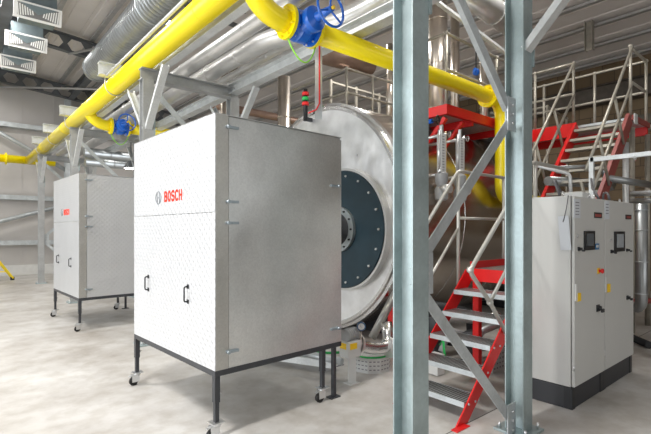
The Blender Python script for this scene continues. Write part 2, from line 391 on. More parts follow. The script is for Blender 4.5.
trestle(11.1, 'galvanised trestle rising just behind the far enclosure')
trestle(15.7, 'galvanised trestle with its column feet on the floor left of the far enclosure')
g = 'long pipe rack girders'
tag(MB().hsec((2.32, 0.2, 4.0), (2.32, 17, 4.0), .11, .25).build('pipe_rack_girder', M['galv_white']), 'long grey girder running right beside and below the big yellow pipe', 'girder', g)
tag(MB().hsec((XB, 0.2, 3.84), (XB, 17, 3.84), .15, .15).build('pipe_rack_girder', M['galv_white']), 'long pale girder passing above the nearer box and behind the blue valve', 'girder', g)
for y, lab in ((7.94, 'short white beam end poking out left over the yellow pipe, nearest of the four'), (11.26, 'short white beam end poking out left over the yellow pipe, second nearest of the four'), (13.5, 'short white beam end poking out left over the yellow pipe, third of the four'), (15.5, 'short white beam end poking out left over the yellow pipe, farthest of the four')):
    tag(MB().hsec((1.87, y, 4.24), (2.62, y, 4.24), .16, .21).build('pipe_support_beam', M['galv_white']), lab, 'beam', 'short pipe support beams')

# ================================================================ GAS PIPING
PX, PZ, PR = 2.12, 3.995, .136
t = thing('gas_main_pipe', 'big yellow gas main running high above both metal enclosures', 'pipe', (PX, 1.0, PZ))
MB().cyl((PX, 1.0, PZ), (PX, 18.3, PZ), PR, 32).build('pipe_run', M['yellow'], t)
for y in (4.55, 8.1, 11.9, 15):
    MB().torus((PX, y, PZ), (0, 1, 0), PR, .006, 32, 6).build('weld_seam', M['yellow'], t)
for y in (7.94, 11.26, 13.5, 15.5):
    MB().tube([(PX-PR-.012, y, 4.2)]+arc((PX, y, PZ), (-1, 0, 0), (0, 0, -1), PR+.012, 0, PI, 14)+[(PX+PR+.012, y, 4.2)], .009, 6).build('u_bolt', M['bolt'], t)
MB().cyl((-7, 18.3, PZ), (2.9, 18.3, PZ), .135, 24).build('header_pipe', M['yellow'], t)
MB().lathe((1.45, 18.3, PZ), (1, 0, 0), [(0, .15), (0, .2), (.05, .2), (.05, .15)], 24).build('flange', M['yellow'], t)

def flange(mb, c, ax, r, th): return mb.lathe(c, ax, [(0, r*.75), (0, r), (th, r), (th, r*.75)], 32)
def bolts(c, ax, R, n, L, parent, r=.011, m=None):
    c = Vector(c); d = Vector(ax).normalized(); up = Vector((0, 0, 1)) if abs(d.z) < .9 else Vector((0, 1, 0)); U = d.cross(up).normalized(); V_ = d.cross(U)
    for k in range(n):
        a = 2*PI*(k+.5)/n; p = c+(U*math.cos(a)+V_*math.sin(a))*R
        MB().cyl(p-d*L/2, p+d*L/2, r, 6).build('bolt', m or M['bolt'], parent)
def branch(y, xend, label, vlabel, wlabel, BZ=3.655):
    BR = .108
    t = thing('gas_branch_pipe', label, 'pipe', (PX+.35, y, BZ), 0, 'yellow gas branch pipes')
    pts = arc((PX+.36, y, BZ+.36-.0), (-1, 0, 0), (0, 0, -1), .36, 0, PI/2, 12)+[(PX+.42, y, BZ)]
    MB().tube(pts, BR, 28).build('elbow', M['yellow'], t)
    xf = PX+.42
    f1 = flange(MB(), (xf, y, BZ), (1, 0, 0), .168, .035).build('flange', M['yellow'], t); bolts((xf, y, BZ), (1, 0, 0), .142, 8, .06, f1, m=M['yellow'])
    x2 = xf+.035+.30
    f2 = flange(MB(), (x2, y, BZ), (1, 0, 0), .168, .035).build('flange', M['yellow'], t)
    MB().cyl((x2+.02, y, BZ), (xend-.2, y, BZ), BR, 28).build('pipe_run', M['yellow'], t)
    if xend < 7:
        f3 = flange(MB(), (xend-.23, y, BZ), (1, 0, 0), .168, .03).build('flange', M['yellow'], t); bolts((xend-.23, y, BZ), (1, 0, 0), .14, 8, .06, f3, m=M['yellow'])
        f4 = flange(MB(), (xend-.20, y, BZ), (1, 0, 0), .168, .03).build('flange', M['yellow'], t)
        MB().tube([(xend-.2, y, BZ)]+arc((xend-.05, y, BZ-.27), (0, 0, 1), (1, 0, 0), .27, 0, PI/2, 12)+arc((xend+.22+.22, y, 2.32), (-1, 0, 0), (0, 0, -1), .22, 0, PI/2, 10)+[(xend+1.6, y, 2.10)], BR, 28).build('drop_pipe', M['yellow'], t)
    # valve
    v = thing('gate_valve', vlabel, 'valve', (xf+.035, y, BZ), 0, 'blue gas valves')
    b0 = xf+.036; b1 = x2-.001; cx = (b0+b1)/2
    body = MB().lathe((b0, y, BZ), (1, 0, 0), [(0, .16), (.028, .16), (.03, .115), (.07, .13), (.10, .155), (.2, .155), (.23, .13), (.268, .115), (.27, .16), (.298, .16)], 32).build('valve_body', M['blue'], v, smooth=True)
    bolts((b0+.03, y, BZ), (1, 0, 0), .142, 8, .03, body); bolts((b1-.03, y, BZ), (1, 0, 0), .142, 8, .03, body)
    # bonnet leans to the viewer's side and up
    ax = Vector((.05, -.99, .06)).normalized(); c0 = Vector((cx, y, BZ))
    bon = MB().lathe(c0+ax*.10, ax, [(0, .12), (.06, .10), (.07, .125), (.10, .125), (.102, .125), (.13, .12), (.16, .05), (.30, .035), (.34, .03)], 24).build('bonnet', M['blue'], v, smooth=True)
    bolts(c0+ax*.19, ax, .108, 6, .06, bon)
    MB().cyl(c0+ax*.36, c0+ax*.48, .016, 12).build('stem', M['bolt'], v)
    hc = c0+ax*.44; U = ax.cross(Vector((0, 0, 1))).normalized(); V_ = ax.cross(U)
    hw = MB().torus(hc, ax, .165, .013, 36, 8)
    for k in range(3):
        a = 2*PI*k/3+.4; hw.cyl(hc-ax*.015, hc+(U*math.cos(a)+V_*math.sin(a))*.165, .010, 8)
    hw.cyl(hc-ax*.03, hc+ax*.02, .03, 16)
    hw.build('handwheel', M['blue'], v)
    MB().cyl(hc+ax*.02, hc+ax*.045, .018, 12).build('stem_nut', M['ylabel'], v)
    # earth strap looping below the valve
    p0 = Vector((xf+.015, y-.02, BZ-.17)); p1 = Vector((x2+.02, y-.02, BZ-.17)); pts = []
    for i in range(17):
        s = i/16; p = p0.lerp(p1, s); p.z -= .20*math.sin(PI*s)**.8; p.y -= .03*math.sin(PI*s); pts.append(p)
    tag(MB().tube(pts, .008, 8).build('earth_strap', M['greenyellow']), wlabel, 'wire', 'earth straps under the valves')
branch(3.60, 6.53, 'yellow branch pipe with blue valve running right above the boiler front, then dropping', 'large blue gate valve in the nearer yellow branch, top centre', 'green and yellow wire looping under the nearer blue valve')
branch(9.85, 9.0, 'farther yellow branch pipe curling off the main behind the nearer box', 'small-looking blue valve in the farther branch, above the far enclosure', 'green and yellow wire looping under the farther blue valve', 3.74)

# ================================================================ INSULATED PIPES & DUCTS
def seams(mb_pts, r, parent, n):
    pass
def clad_pipe(name, pts, r, label, cat='pipe', mt=None, rings=(), group=None):
    mt = mt or M['pipe_clad']
    t = thing(name, label, cat, pts[0], 0, group)
    MB().tube(rounded(pts, r*2.2, 8), r, 24).build('jacket', mt, t)
    P = [Vector(p) for p in pts]
    for i in range(len(P)-1):
        d = (P[i+1]-P[i]); L = d.length; n = int(L/.95)
        for k in range(1, n+1):
            q = P[i]+d.normalized()*(k*.95-.3)
            MB().torus(q, d, r+.001, .006, 24, 6).build('seam_band', mt, t)
    return t
gI = 'insulated pipes on the rack'
clad_pipe('insulated_pipe', [(2.78, .3, 4.06), (2.78, 16.8, 4.06)], .095, 'slimmer silver insulated pipe lying just right of the yellow main on the rack', group=gI)
clad_pipe('insulated_pipe', [(3.56, .3, 4.06), (3.56, 3.8, 4.06), (3.14, 4.9, 4.06), (3.14, 16.8, 4.06)], .12, 'thicker silver insulated pipe with a bend behind the nearer blue valve', group=gI)
clad_pipe('insulated_pipe', [(4.3, 2.6, 4.5), (4.3, 9, 4.5)], .075, 'lower silver pipe crossing behind the handwheel towards the left foreground column', group=gI)
clad_pipe('insulated_pipe', [(4.6, 2.6, 4.86), (4.6, 10, 4.86)], .085, 'upper silver pipe crossing behind the handwheel under the roof', group=gI)
clad_pipe('insulated_pipe', [W(436, -30, d=6.2), W(520, 31, d=7.8)], .19, 'fat silver pipe slanting down to the right between the two foreground columns', group=gI)
tag(MB().usec(W(425, -7, d=6.0), W(518, 62, d=7.5), .06, .04, .005).build('pipe_carrier_channel', M['galv_white']), 'thin steel channel just under the fat silver pipe', 'channel')
clad_pipe('brown_insulated_pipe', [W(318, 52, d=8.0), W(370, 66, d=8.8)], .19, 'short brown jacketed pipe under the yellow branch, right of the blue valve', mt=M['brown_pipe'])
bq_ = W(344, 50, d=8.4); MB().cyl(bq_, (bq_.x, bq_.y, zroof(bq_.x)), .012, 8).build('hanger_rod', M['bolt'], bpy.data.objects['brown_insulated_pipe'])
clad_pipe('cross_pipe', [(2.6, 12.3, 3.3), (14, 12.3, 3.3)], .11, 'grey crossing pipe far behind, seen above the far enclosure', mt=M['duct'])
clad_pipe('cross_pipe', [(2.6, 14.3, 2.9), (14, 14.3, 2.9)], .08, 'thin grey crossing pipe lowest above the far enclosure', mt=M['duct'])
clad_pipe('cross_pipe', [(2.8, 13.4, 3.7), (14, 13.4, 3.7)], .13, 'wide silver crossing pipe behind the farther blue valve', mt=M['duct'])
clad_pipe('cross_pipe', [(4.9, 10.2, 4.7), (14, 10.2, 4.7)], .10, 'brown crossing pipe glimpsed above the nearer trestle beam', mt=M['brown_pipe'])
# spiral duct
t = thing('spiral_duct', 'large dark grey spiral duct above the yellow main, upper left', 'duct', (2.64, 1, 5.36))
dm = MB(); n = 0; y = .5; pts = []; rad = []
while y < 11.3:
    pts += [(2.64, y, 5.36), (2.64, y+.085, 5.36), (2.64, y+.093, 5.36), (2.64, y+.105, 5.36)]; rad += [.29, .29, .297, .297]; y += .113
dm.tube(pts, .27, 32, radii=rad).build('duct_run', M['duct'], t)
MB().lathe((2.64, 11.3, 5.36), (0, 1, 0), [(-.02, .305), (.05, .305), (.05, .288), (.22, .26), (.3, .22)], 32).build('end_cap', M['duct'], t, smooth=True)
for y in (4.3, 7.6):
    MB().torus((2.64, y, 5.36), (0, 1, 0), .298, .015, 32, 8).build('joint_ring', M['galv'], t)
tag(MB().cyl((1.97, 1.2, 4.11), (1.97, 7.8, 4.11), .022, 10).build('conduit', M['galv_white']), 'thin pale conduit running along the upper left edge of the big yellow pipe', 'conduit')

# stacks (vertical stainless)
def stack(c, z0, z1, r, label, cone=False):
    t = thing('exhaust_stack', label, 'stack', (c[0], c[1], z0), 0, 'vertical stainless stacks')
    MB().cyl((c[0], c[1], z0), (c[0], c[1], z1), r, 28).build('flue', M['stack'], t)
    z = z0+.6
    while z < z1-.1:
        MB().torus((c[0], c[1], z), (0, 0, 1), r+.002, .008, 28, 6).build('clamp_band', M['stack'], t); z += .85
a = W(438, 94, d=8.6)
stack((a.x, a.y), 3.35, 6.4, .175, 'broad stainless stack rising from the boiler just right of the left foreground column')
MB().lathe((a.x, a.y, 3.2), (0, 0, 1), [(0, .22), (.2, .22), (.4, .178)], 28).build('stack_collar', M['stack'], [o for o in bpy.data.objects if o.name.startswith('exhaust_stack')][-1])
b = W(455, 60, d=9.3); stack((b.x, b.y), 3.2, 6.1, .09, 'slim stainless stack right behind the broad one')
for pxx, dd, z1, r, lab in ((284, 9.5, 4.86, .135, 'slim stainless stack left of the signal tower behind the box top'), (224, 11.0, 5.75, .10, 'left stack of the close pair over the trestle beam'), (233.5, 11.2, 5.75, .11, 'right stack of the close pair over the trestle beam'), (390, 9.0, 5.35, .07, 'thin stack just left of the left foreground column'), (484, 8.4, 5.0, .075, 'slim stack beside the yellow flange near the right foreground column')):
    a = W(pxx, 100, d=dd); stack((a.x, a.y), 0 if pxx < 380 else 3.3, z1, r, lab)

# ================================================================ METAL ENCLOSURES
def latch(p, out, parent, along):
    p = Vector(p); out = Vector(out); al = Vector(along)
    MB_ = LMB(); MB_.bar(p+out*.010-al*.01, p+out*.010+al*.095, .02, .020, up=out); MB_.cyl(p+out*.0, p+out*.035, .014, 10); MB_.bar(p+out*.02+al*.03, p+out*.02+al*.09, .010, .012, up=out)
    MB_.build('latch', M['latch'], parent)
def enclosure(loc, rz, label, side_mat, front_mat):
    L, D, z0, z1 = 1.682, 1.338, .524, 2.489
    t = thing('sound_enclosure', label, 'metal enclosure', loc, rz, 'burner sound enclosures on castors')
    T = .008; zs = 1.736
    LMB().box(.032, D-.002, .032, L-.032, z0+.002, z1-.01).build('inner_body', M['side'], t)
    up = LMB().box(0, T, 0, L, zs+.002, z1).build('upper_front_panel', front_mat, t, .003); up['label'] = 'embossed upper front panel with red lettering'
    lo = LMB().box(0, T, 0, L, z0, zs-.002).build('lower_front_panel', front_mat, t, .003)
    for yy, zz in ((1.298, 1.084), (.452, 1.066)):
        h = LMB().tube(rounded([(-.0, yy, zz+.062), (-.034, yy, zz+.062), (-.034, yy, zz-.062), (0, yy, zz-.062)], .018), .007, 8)
        h.box(-.004, 0, yy-.018, yy+.018, zz+.045, zz+.08); h.box(-.004, 0, yy-.018, yy+.018, zz-.08, zz-.045)
        h.build('handle', M['black'], lo)
    # corner strip folded round the near side
    LMB().box(.0085, .117, 0, .03, z0, z1).build('corner_strip', M['strip'], t, .002)
    LMB().box(.121, D, .004, .03, z0, z1-.004).build('side_panel', side_mat, t, .002)
    LMB().box(.032, D, L-.03, L, z0, z1).build('side_panel', side_mat, t, .002)
    LMB().box(D, D+.02, .004, L-.004, z0, z1-.02).build('back_panel', side_mat, t)
    LMB().box(.0, D+.02, 0, L, z1, z1+.006).build('roof_sheet', side_mat, t)
    for zz in (2.40, 1.82, 1.655, .655): latch((.105, 0, zz), (0, -1, 0), t, (1, 0, 0))
    for zz in (2.02, .66): latch((D-.03, .004, zz), (0, -1, 0), t, (-1, 0, 0))
    # frame
    f = LMB(); b = .045
    for yy in (0, L-b): f.box(0, D+.02, yy, yy+b, z0-b, z0)
    for xx in (0, D+.02-b): f.box(xx, xx+b, b, L-b, z0-b, z0)
    f.build('base_frame', M['frame'], t, .003)
    for xx, yy in ((.022, .022), (.022, L-.022), (1.125, .022), (1.125, L-.022)):
        lg = LMB().box(xx-.022, xx+.022, yy-.022, yy+.022, .28, z0-b).build('leg', M['frame'], t)
        LMB().box(xx-.017, xx+.017, yy-.017, yy+.017, .132, .30).build('inner_leg', M['frame'], lg)
        k = LMB().cyl((xx+.022, yy, .34), (xx+.042, yy, .34), .010, 8).build('clamp_screw', M['bolt'], lg)
        LMB().box(xx-.05, xx+.05, yy-.045, yy+.045, .124, .132).build('caster_plate', M['bolt'], lg)
        cs = LMB(); cs.cyl((xx, yy, .10), (xx, yy, .124), .035, 16)
        cs.box(xx-.055, xx+.02, yy-.024, yy-.018, .035, .11).box(xx-.055, xx+.02, yy+.018, yy+.024, .035, .11)
        cs.bar((xx-.02, yy, .11), (xx-.085, yy, .095), .03, .006)
        c = cs.build('caster', M['bolt'], t)
        wv = LMB().cyl((xx-.035, yy-.016, .042), (xx-.035, yy+.016, .042), .042, 24).build('wheel', M['rubber'], c)
    for yy in (.022, L-.022):
        lg = LMB().box(1.255, 1.29, yy-.018, yy+.018, .01, z0-b).build('leg', M['frame'], t)
        LMB().box(1.21, 1.33, yy-.04, yy+.04, 0, .010).build('foot_plate', M['frame'], lg)
    # lettering
    H_, W_, th, gap = .098, .064, .019, .0115
    glyphs = {'B': [[(0, 0), (0, 1), (.62, 1), (.88, .88), (.88, .64), (.62, .52), (0, .52)], [(.62, .52), (1, .40), (1, .12), (.72, 0), (0, 0)]],
              'O': [[(.28, 0), (.72, 0), (1, .25), (1, .75), (.72, 1), (.28, 1), (0, .75), (0, .25), (.28, 0)]],
              'S': [[(.0, .12), (.25, 0), (.75, 0), (1, .14), (1, .36), (.78, .48), (.22, .52), (0, .64), (0, .86), (.25, 1), (.75, 1), (.98, .88)]],
              'C': [[(1, .10), (.72, 0), (.28, 0), (0, .25), (0, .75), (.28, 1), (.72, 1), (1, .90)]],
              'H': [[(0, 0), (0, 1)], [(1, 0), (1, 1)], [(0, .5), (1, .5)]]}
    y0_ = .925
    for ch in 'BOSCH':
        g_ = LMB()
        for ln in glyphs[ch]:
            P_ = [Vector((-.0012, y0_-th/2-u*(W_-th), 1.854+th/2+v*(H_-th))) for u, v in ln]
            for a, b_ in zip(P_, P_[1:]):
                d_ = (b_-a).normalized(); g_.bar(a-d_*th*.42, b_+d_*th*.42, .0024, th, up=(0, -d_.z, d_.y)) if False else g_.prism([(-th/2, -.0012), (th/2, -.0012), (th/2, .0012), (-th/2, .0012)], (a-d_*th*.42, Vector((0, -d_.z, d_.y)), Vector((1, 0, 0))), (b_+d_*th*.42, Vector((0, -d_.z, d_.y)), Vector((1, 0, 0))))
        lt = g_.build('letter', M['logo_red'], up); lt['label'] = 'red letter ' + ch
        y0_ -= W_+gap
    e = LMB(); c = Vector((-.002, 1.055, 1.90))
    e.torus(c, (1, 0, 0), .058, .0045, 32, 6)
    for s in (-1, 1):
        e.tube([c+Vector((0, .024*s, .050)), c+Vector((0, .024*s, -.050))], .0035, 6)
    e.tube([c+Vector((0, .024, 0)), c+Vector((0, -.024, 0))], .0035, 6)
    e.build('ring_emblem', M['logo_grey'], up)
    return t
e1 = enclosure((1.546, 3.121, 0), math.radians(2.6), 'nearer and larger-looking metal enclosure on castors with red lettering on white front', M['side'], M['emboss'])
e2 = enclosure((1.565, 7.85, 0), math.radians(2.6), 'farther metal enclosure on castors standing at the left behind the nearer one', M['side_far'], M['side_far'])

# ================================================================ BOILER
BX, BY, BZc, BR = 4.5, 5.49, 1.816, 1.765
t = thing('steam_boiler', 'huge horizontal stainless steam boiler with round silver front and dark door', 'boiler', (BX, BY, 0))
MB().lathe((BX+.10, BY, BZc), (1, 0, 0), [(0, BR-.03), (0, BR), (5.2, BR), (5.2, BR-.05)], 96).build('shell', M['shell'], t, smooth=True)
for x in (1.3, 2.6, 3.9):
    MB().torus((BX+.1+x, BY, BZc), (1, 0, 0), BR, .008, 96, 6).build('shell_band', M['stainless'], t)
MB().lathe((BX+.03, BY, BZc), (1, 0, 0), [(0, 0), (0, BR-.09), (.07, BR-.09)], 96).build('front_sheet', M['face'], t)
MB().lathe((BX, BY, BZc), (1, 0, 0), [(.10, BR-.10), (.02, BR-.10), (0, BR-.085), (0, BR-.045), (.03, BR-.03), (.04, BR+.012), (.12, BR+.012)], 96).build('front_rim', M['stainless'], t, smooth=True)
DY, DZ, DR = 4.86, 1.61, .885
xd = BX-.10
dr = MB().lathe((xd, DY, DZ), (1, 0, 0), [(0, 0), (0, DR-.03), (.02, DR-.02), (.13, DR-.02)], 72).build('burner_door', M['dark_disc'], t); dr['label'] = 'dark blue round burner door'
MB().lathe((xd+.02, DY, DZ), (1, 0, 0), [(.0, DR-.015), (0, DR+.012), (.11, DR+.012), (.11, DR-.015)], 72).build('door_ring', M['pipe_clad'], dr, smooth=True)
for k in range(18):
    a = 2*PI*k/18; MB().cyl((xd-.02, DY+.78*math.cos(a), DZ+.78*math.sin(a)), (xd+.005, DY+.78*math.cos(a), DZ+.78*math.sin(a)), .016, 8).build('door_bolt', M['bolt'], dr)
pl = MB().lathe((xd-.05, DY, DZ), (1, 0, 0), [(0, 0), (0, .33), (.05, .33)], 40).build('burner_plate', M['grey_disc'], t)
for k in range(12):
    a = 2*PI*k/12; MB().cyl((xd-.07, DY+.29*math.cos(a), DZ+.29*math.sin(a)), (xd-.045, DY+.29*math.cos(a), DZ+.29*math.sin(a)), .014, 8).build('plate_bolt', M['rubber'], pl)
MB().lathe((xd-.42, DY, DZ), (1, 0, 0), [(0, .16), (.02, .19), (.3, .2), (.38, .24)], 32).build('burner_head', M['frame'], t, smooth=True)
MB().box(BX-.012, BX+.04, 4.04, 4.10, 1.52, 1.62).build('warning_label', M['ylabel'], t)
for x in (5.1, 8.7):
    s = MB().box(x, x+.25, BY-1.2, BY+1.2, 0, .5).build('saddle', M['frame'], t)
MB().box(4.62, 4.72, 4.0, 4.12, 0, .62).build('support_leg', M['red'], t)
# pipe running from floor up at boiler front lower right
p0 = W(396, 292, X=4.35); p1 = W(372, 338, X=4.1)
t = tag(MB().tube([p0, p1], .05, 16).build('slanting_drain_pipe', M['pipe_clad']), 'silver pipe slanting down across the lower right of the boiler front', 'pipe')

# water level gauges
gg = 'level gauges on the boiler flank'
for pxx, lab in ((441.5, 'left white-scaled level gauge beside the left foreground column'), (460, 'right white-scaled level gauge of the pair on the boiler')):
    c = W(pxx, 160, Y=3.52); x, y = c.x, c.y
    t = thing('level_gauge', lab, 'gauge', (x, y, 2.1), 0, gg)
    body = MB().box(x-.055, x+.055, y-.035, y+.035, 2.36, 2.88).build('scale_plate', M['white'], t, .006)
    for k in range(13): MB().box(x-.03, x+.012, y-.038, y-.034, 2.39+k*.037, 2.40+k*.037).build('scale_mark', M['ink'], body)
    MB().cyl((x-.07, y-.01, 2.34), (x-.07, y-.01, 2.92), .016, 12).build('gauge_tube', M['bolt'], t)
    MB().cyl((x+.075, y-.01, 2.34), (x+.075, y-.01, 2.92), .014, 12).build('gauge_tube', M['glass_amber'] if pxx < 450 else M['bolt'], t)
    MB().box(x-.02, x+.02, y-.02, y+.02, 2.88, 3.0).build('top_fitting', M['bolt'], t, .004)
    v = MB().lathe((x, y, 1.99), (0, 0, 1), [(0, .05), (.02, .085), (.15, .09), (.2, .06), (.26, .085), (.36, .085), (.38, .05)], 20).build('valve_body', M['grey_cast'], t, smooth=True)
    MB().cyl((x-.02, y-.15, 2.14), (x-.02, y, 2.14), .06, 16).build('side_port', M['pipe_clad'], t)
    for zz in (2.34, 2.86):
        MB().cyl((x, y, zz), (x, 3.80 if zz < 2.6 else 4.1, zz), .022, 10).build('connection_pipe', M['bolt'], t)
    for zz, s in ((2.38, -1), (2.88, 1)):
        h = MB().torus((x+s*.11, y-.05, zz), (1, -.6, 0), .035, .007, 16, 6); h.cyl((x, y, zz), (x+s*.11, y-.05, zz), .010, 8); h.build('hand_knob', M['bolt'], t)
c = W(432, 121, Y=3.6); t = thing('small_blue_valve', 'small blue valve with black wheel just right of the left foreground column', 'valve', c)
MB().cyl(c, c+V(.05, .4, 0), .03, 12).build('valve_body', M['blue'], t)
h = MB().torus(c+V(0.02, -.08, 0), (.3, -1, 0), .06, .010, 20, 6); h.cyl(c+V(.02, -.08, 0), c, .012, 8); h.bar(c+V(-.04, -.08, 0), c+V(.08, -.08, 0), .01, .01); h.build('handwheel', M['rubber'], t)

# ================================================================ BOILER PLATFORM (red) + railings
PZT = 3.37
t = thing('boiler_platform', 'red steel walkway along the boiler top, joining the upper stair head', 'platform', (8.5, 3.0, PZT-.2))
def redU(p, q, h=.2, w=.06):
    MB().usec(p, q, h, w, .01, up=(0, 0, 1)) 
MB().box(5.45, 5.51, 3.74, 4.62, PZT-.10, PZT+.04).build('edge_beam', M['red'], t)
MB().box(5.51, 8.1, 3.74, 3.80, PZT-.10, PZT+.04).build('edge_beam', M['red'], t)
MB().box(8.1, 8.16, 3.03, 3.74, PZT-.18, PZT+.05).build('edge_beam', M['red'], t)
MB().box(8.1, 8.98, 2.17, 2.2, PZT-.06, PZT+.02).build('end_strip', M['red_dull'], t); MB().box(8.1, 8.25, 2.155, 2.17, PZT-.12, PZT+.04).build('end_bracket', M['white'], t)
MB().box(8.92, 8.98, 2.2, 4.62, PZT-.18, PZT+.05).build('edge_beam', M['red'], t)
MB().box(5.51, 8.92, 3.80, 4.60, PZT-.04, PZT).build('grating', M['galv'], t)
MB().box(8.16, 8.92, 2.2, 3.80, PZT-.04, PZT).build('grating', M['galv'], t)
for x in (6.2, 7.2): MB().box(x, x+.05, 3.8, 4.6, PZT-.15, PZT-.04).build('joist', M['red'], t)
for x, y in ((8.95, 2.2), (8.95, 4.5), (8.13, 3.7), (8.13, 2.2)): MB().cyl((x, y, 0), (x, y, PZT-.17), .04, 12).build('support_post', M['rail_up'], t)
MB().bar((5.48, 3.78, PZT-.15), (5.48, 4.3, PZT-.7), .06, .06).build('bracket', M['red'], t)
MB().bar((5.9, 3.77, PZT-.15), (5.9, 4.15, PZT-.55), .05, .05).build('bracket', M['red'], t)
def railing(name, label, posts, rails, zb, m, r=.021, group='guard rails', feet=True):
    t = thing(name, label, 'railing', (posts[0][0], posts[0][1], zb), 0, group)
    for p in posts:
        MB().cyl((p[0], p[1], zb if len(p) < 4 else p[3]), (p[0], p[1], p[2]), r*1.1, 12).build('post', m, t)
        MB().ball((p[0], p[1], p[2]), r*1.6).build('post_knuckle', m, t)
    for a in rails: MB().tube(rounded(a, .05, 4), r, 10).build('rail', m, t)
    return t
zt = PZT+1.07; zm = PZT+.55
railing('guard_railing', 'guard railing on the boiler walkway, corner post left of the slanting foreground brace', [(5.48, 3.77, zt), (6.9, 3.77, zt), (8.05, 3.77, zt)],
        [[(5.48, 4.6, zt), (5.48, 3.77, zt), (8.05, 3.77, zt)], [(5.48, 4.6, zm), (5.48, 3.77, zm), (8.05, 3.77, zm)]], PZT, M['rail_up'])
railing('guard_railing', 'guard railing left of the upper stair head, ending at the tall post', [(8.13, 3.05, zt), (8.13, 3.7, zt)],
        [[(8.13, 3.05, zt), (8.13, 3.75, zt)], [(8.13, 3.05, zm), (8.13, 3.75, zm)]], PZT, M['rail_up'])
railing('guard_railing', 'guard railing wrapping the end of the walkway at the far upper right', [(8.13, 2.22, zt+.03), (8.95, 2.22, zt), (8.95, 3.0, zt), (8.95, 3.9, zt), (8.95, 4.6, zt)],
        [[(8.13, 2.22, zt), (8.95, 2.22, zt), (8.95, 4.6, zt), (8.2, 4.6, zt)], [(8.13, 2.22, zm), (8.95, 2.22, zm), (8.95, 4.6, zm), (8.2, 4.6, zm)]], PZT, M['rail_up'])
# rails over boiler crown
zb = 3.575
railing('guard_railing', 'guard railing on the boiler crown above the round front', [(5.34, 5.72, zt), (5.34, 6.5, zt, 3.2), (6.0, 5.72, zt), (6.25, 5.2, zt), (7.3, 5.72, zt)],
        [[(5.34, 7.3, zt), (5.34, 5.72, zt), (8.6, 5.72, zt)], [(5.34, 7.3, zm+.1), (5.34, 5.72, zm+.1), (8.6, 5.72, zm+.1)], [(5.34, 5.72, zb+.12), (8.6, 5.72, zb+.12)]], zb, M['rail_up'])
# cage of thin bars behind the boiler rail, upper middle
t = thing('access_gantry', 'distant grey gantry of thin bars behind the boiler crown', 'gantry', (8.0, 7.6, 0))
for x in (6.6, 7.4, 8.2, 9.0):
    MB().bar((x, 7.6, 0), (x, 7.6, 5.0), .05, .05).build('post', M['rail_up'], t)
for z in (3.7, 4.3, 4.95): MB().bar((6.6, 7.6, z), (9.0, 7.6, z), .04, .04).build('rail', M['rail_up'], t)
# ================================================================ UPPER STAIR
t = thing('upper_stair', 'steep red stair with grey treads climbing to the upper walkway at right', 'stair', (7.0, 2.6, 1.0))
x0, z0s, x1, z1s = 6.0, 1.12, 8.07, 3.33
for y in (2.22, 2.98):
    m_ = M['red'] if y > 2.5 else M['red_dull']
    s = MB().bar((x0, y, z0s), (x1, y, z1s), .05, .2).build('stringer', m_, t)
    if y < 2.5: s['label'] = 'dull red stringer'
n = 12
for k in range(n):
    f = (k+.5)/n; x = x0+(x1-x0)*f; z = z0s+(z1s-z0s)*f
    MB().box(x-.11, x+.09, 2.25, 2.95, z-.02, z+.02).build('tread', M['rail_up'], t)
for y in (2.22, 2.98):
    MB().cyl((x0, y, 0), (x0, y, z0s), .03, 12).build('stair_post', M['rail_up'], t)
dx, dz = (x1-x0), (z1s-z0s)
for y, lab in ((2.18, 'stair hand railing nearer the right edge, running down from the taller post'), (3.02, 'stair hand railing left of the upper red stair')):
    off = Vector((0, 0, 1.0)); a = Vector((x0+.2, y, z0s+.24)); bq = Vector((x1, y, z1s))
    r_ = thing('stair_handrail', lab, 'railing', a, 0, 'upper stair handrails')
    MB().tube([a+off, bq+off+V(0, 0, .1)], .021, 10).build('rail', M['rail_up'], r_)
    MB().tube([a+off*.5, bq+off*.55], .021, 10).build('rail', M['rail_up'], r_)
    for f in (.12, .45, .78):
        p = a.lerp(bq, f); MB().cyl(p+V(0, 0, -.02), p+V(-.38, 0, 1.0-.38*dz/dx+.0)+V(0, 0, .02), .02, 10).build('post', M['rail_up'], r_)
# far scaffolding rails at upper right behind
railing('guard_railing', 'lower distant railing seen through the upper stair railings', [(9.8, 4.2, 4.25), (9.8, 5.2, 4.25), (9.8, 6.2, 4.25), (10.8, 4.2, 4.15)], [[(10.8, 4.2, 4.15), (9.8, 4.2, 4.25), (9.8, 6.2, 4.25)], [(9.8, 4.2, 3.8), (9.8, 6.2, 3.8)]], 0, M['rail_up'])
tag(MB().hsec((11.3, 3.9, 5.75), (11.3, 3.9, 6.42), .16, .16).build('wall_post', M['rail_up']), 'brown steel post hanging down near the right wall, top right', 'post')

# ================================================================ LOWER STAIR
t = thing('access_stair', 'short red stair with perforated grey treads between the foreground columns', 'stair', (3.2, 2.4, 0))
YL, YR = 2.72, 2.06
for y in (YR, YL):
    x_a, x_b = 3.12, 4.42
    s = MB(); 
    poly = [(x_a, 0), (x_a+.17, 0), (x_b+.03, 1.06), (x_b+.03, 1.17), (x_b-.10, 1.17)]
    f = [s.b.verts.new((u, y-.006, v)) for u, v in poly]; g2 = [s.b.verts.new((u, y+.006, v)) for u, v in poly]
    s.b.faces.new(f); s.b.faces.new(g2[::-1])
    for q in range(5): s.b.faces.new((f[q], f[(q+1) % 5], g2[(q+1) % 5], g2[q]))
    st = s.build('stringer', M['red'], t)
    if y == YR: MB().box(x_a-.06, x_a+.12, y-.06, y+.0, 0, .008).build('foot_plate', M['red'], st)
    for k in range(5):
        z = .17+.2*k; x = 3.30+.205*k
        for ddx in (.0, .10): MB().cyl((x+ddx, y-.014, z-.02-.0*ddx), (x+ddx, y-.004, z-.02), .010, 6).build('stringer_bolt', M['bolt'], st)
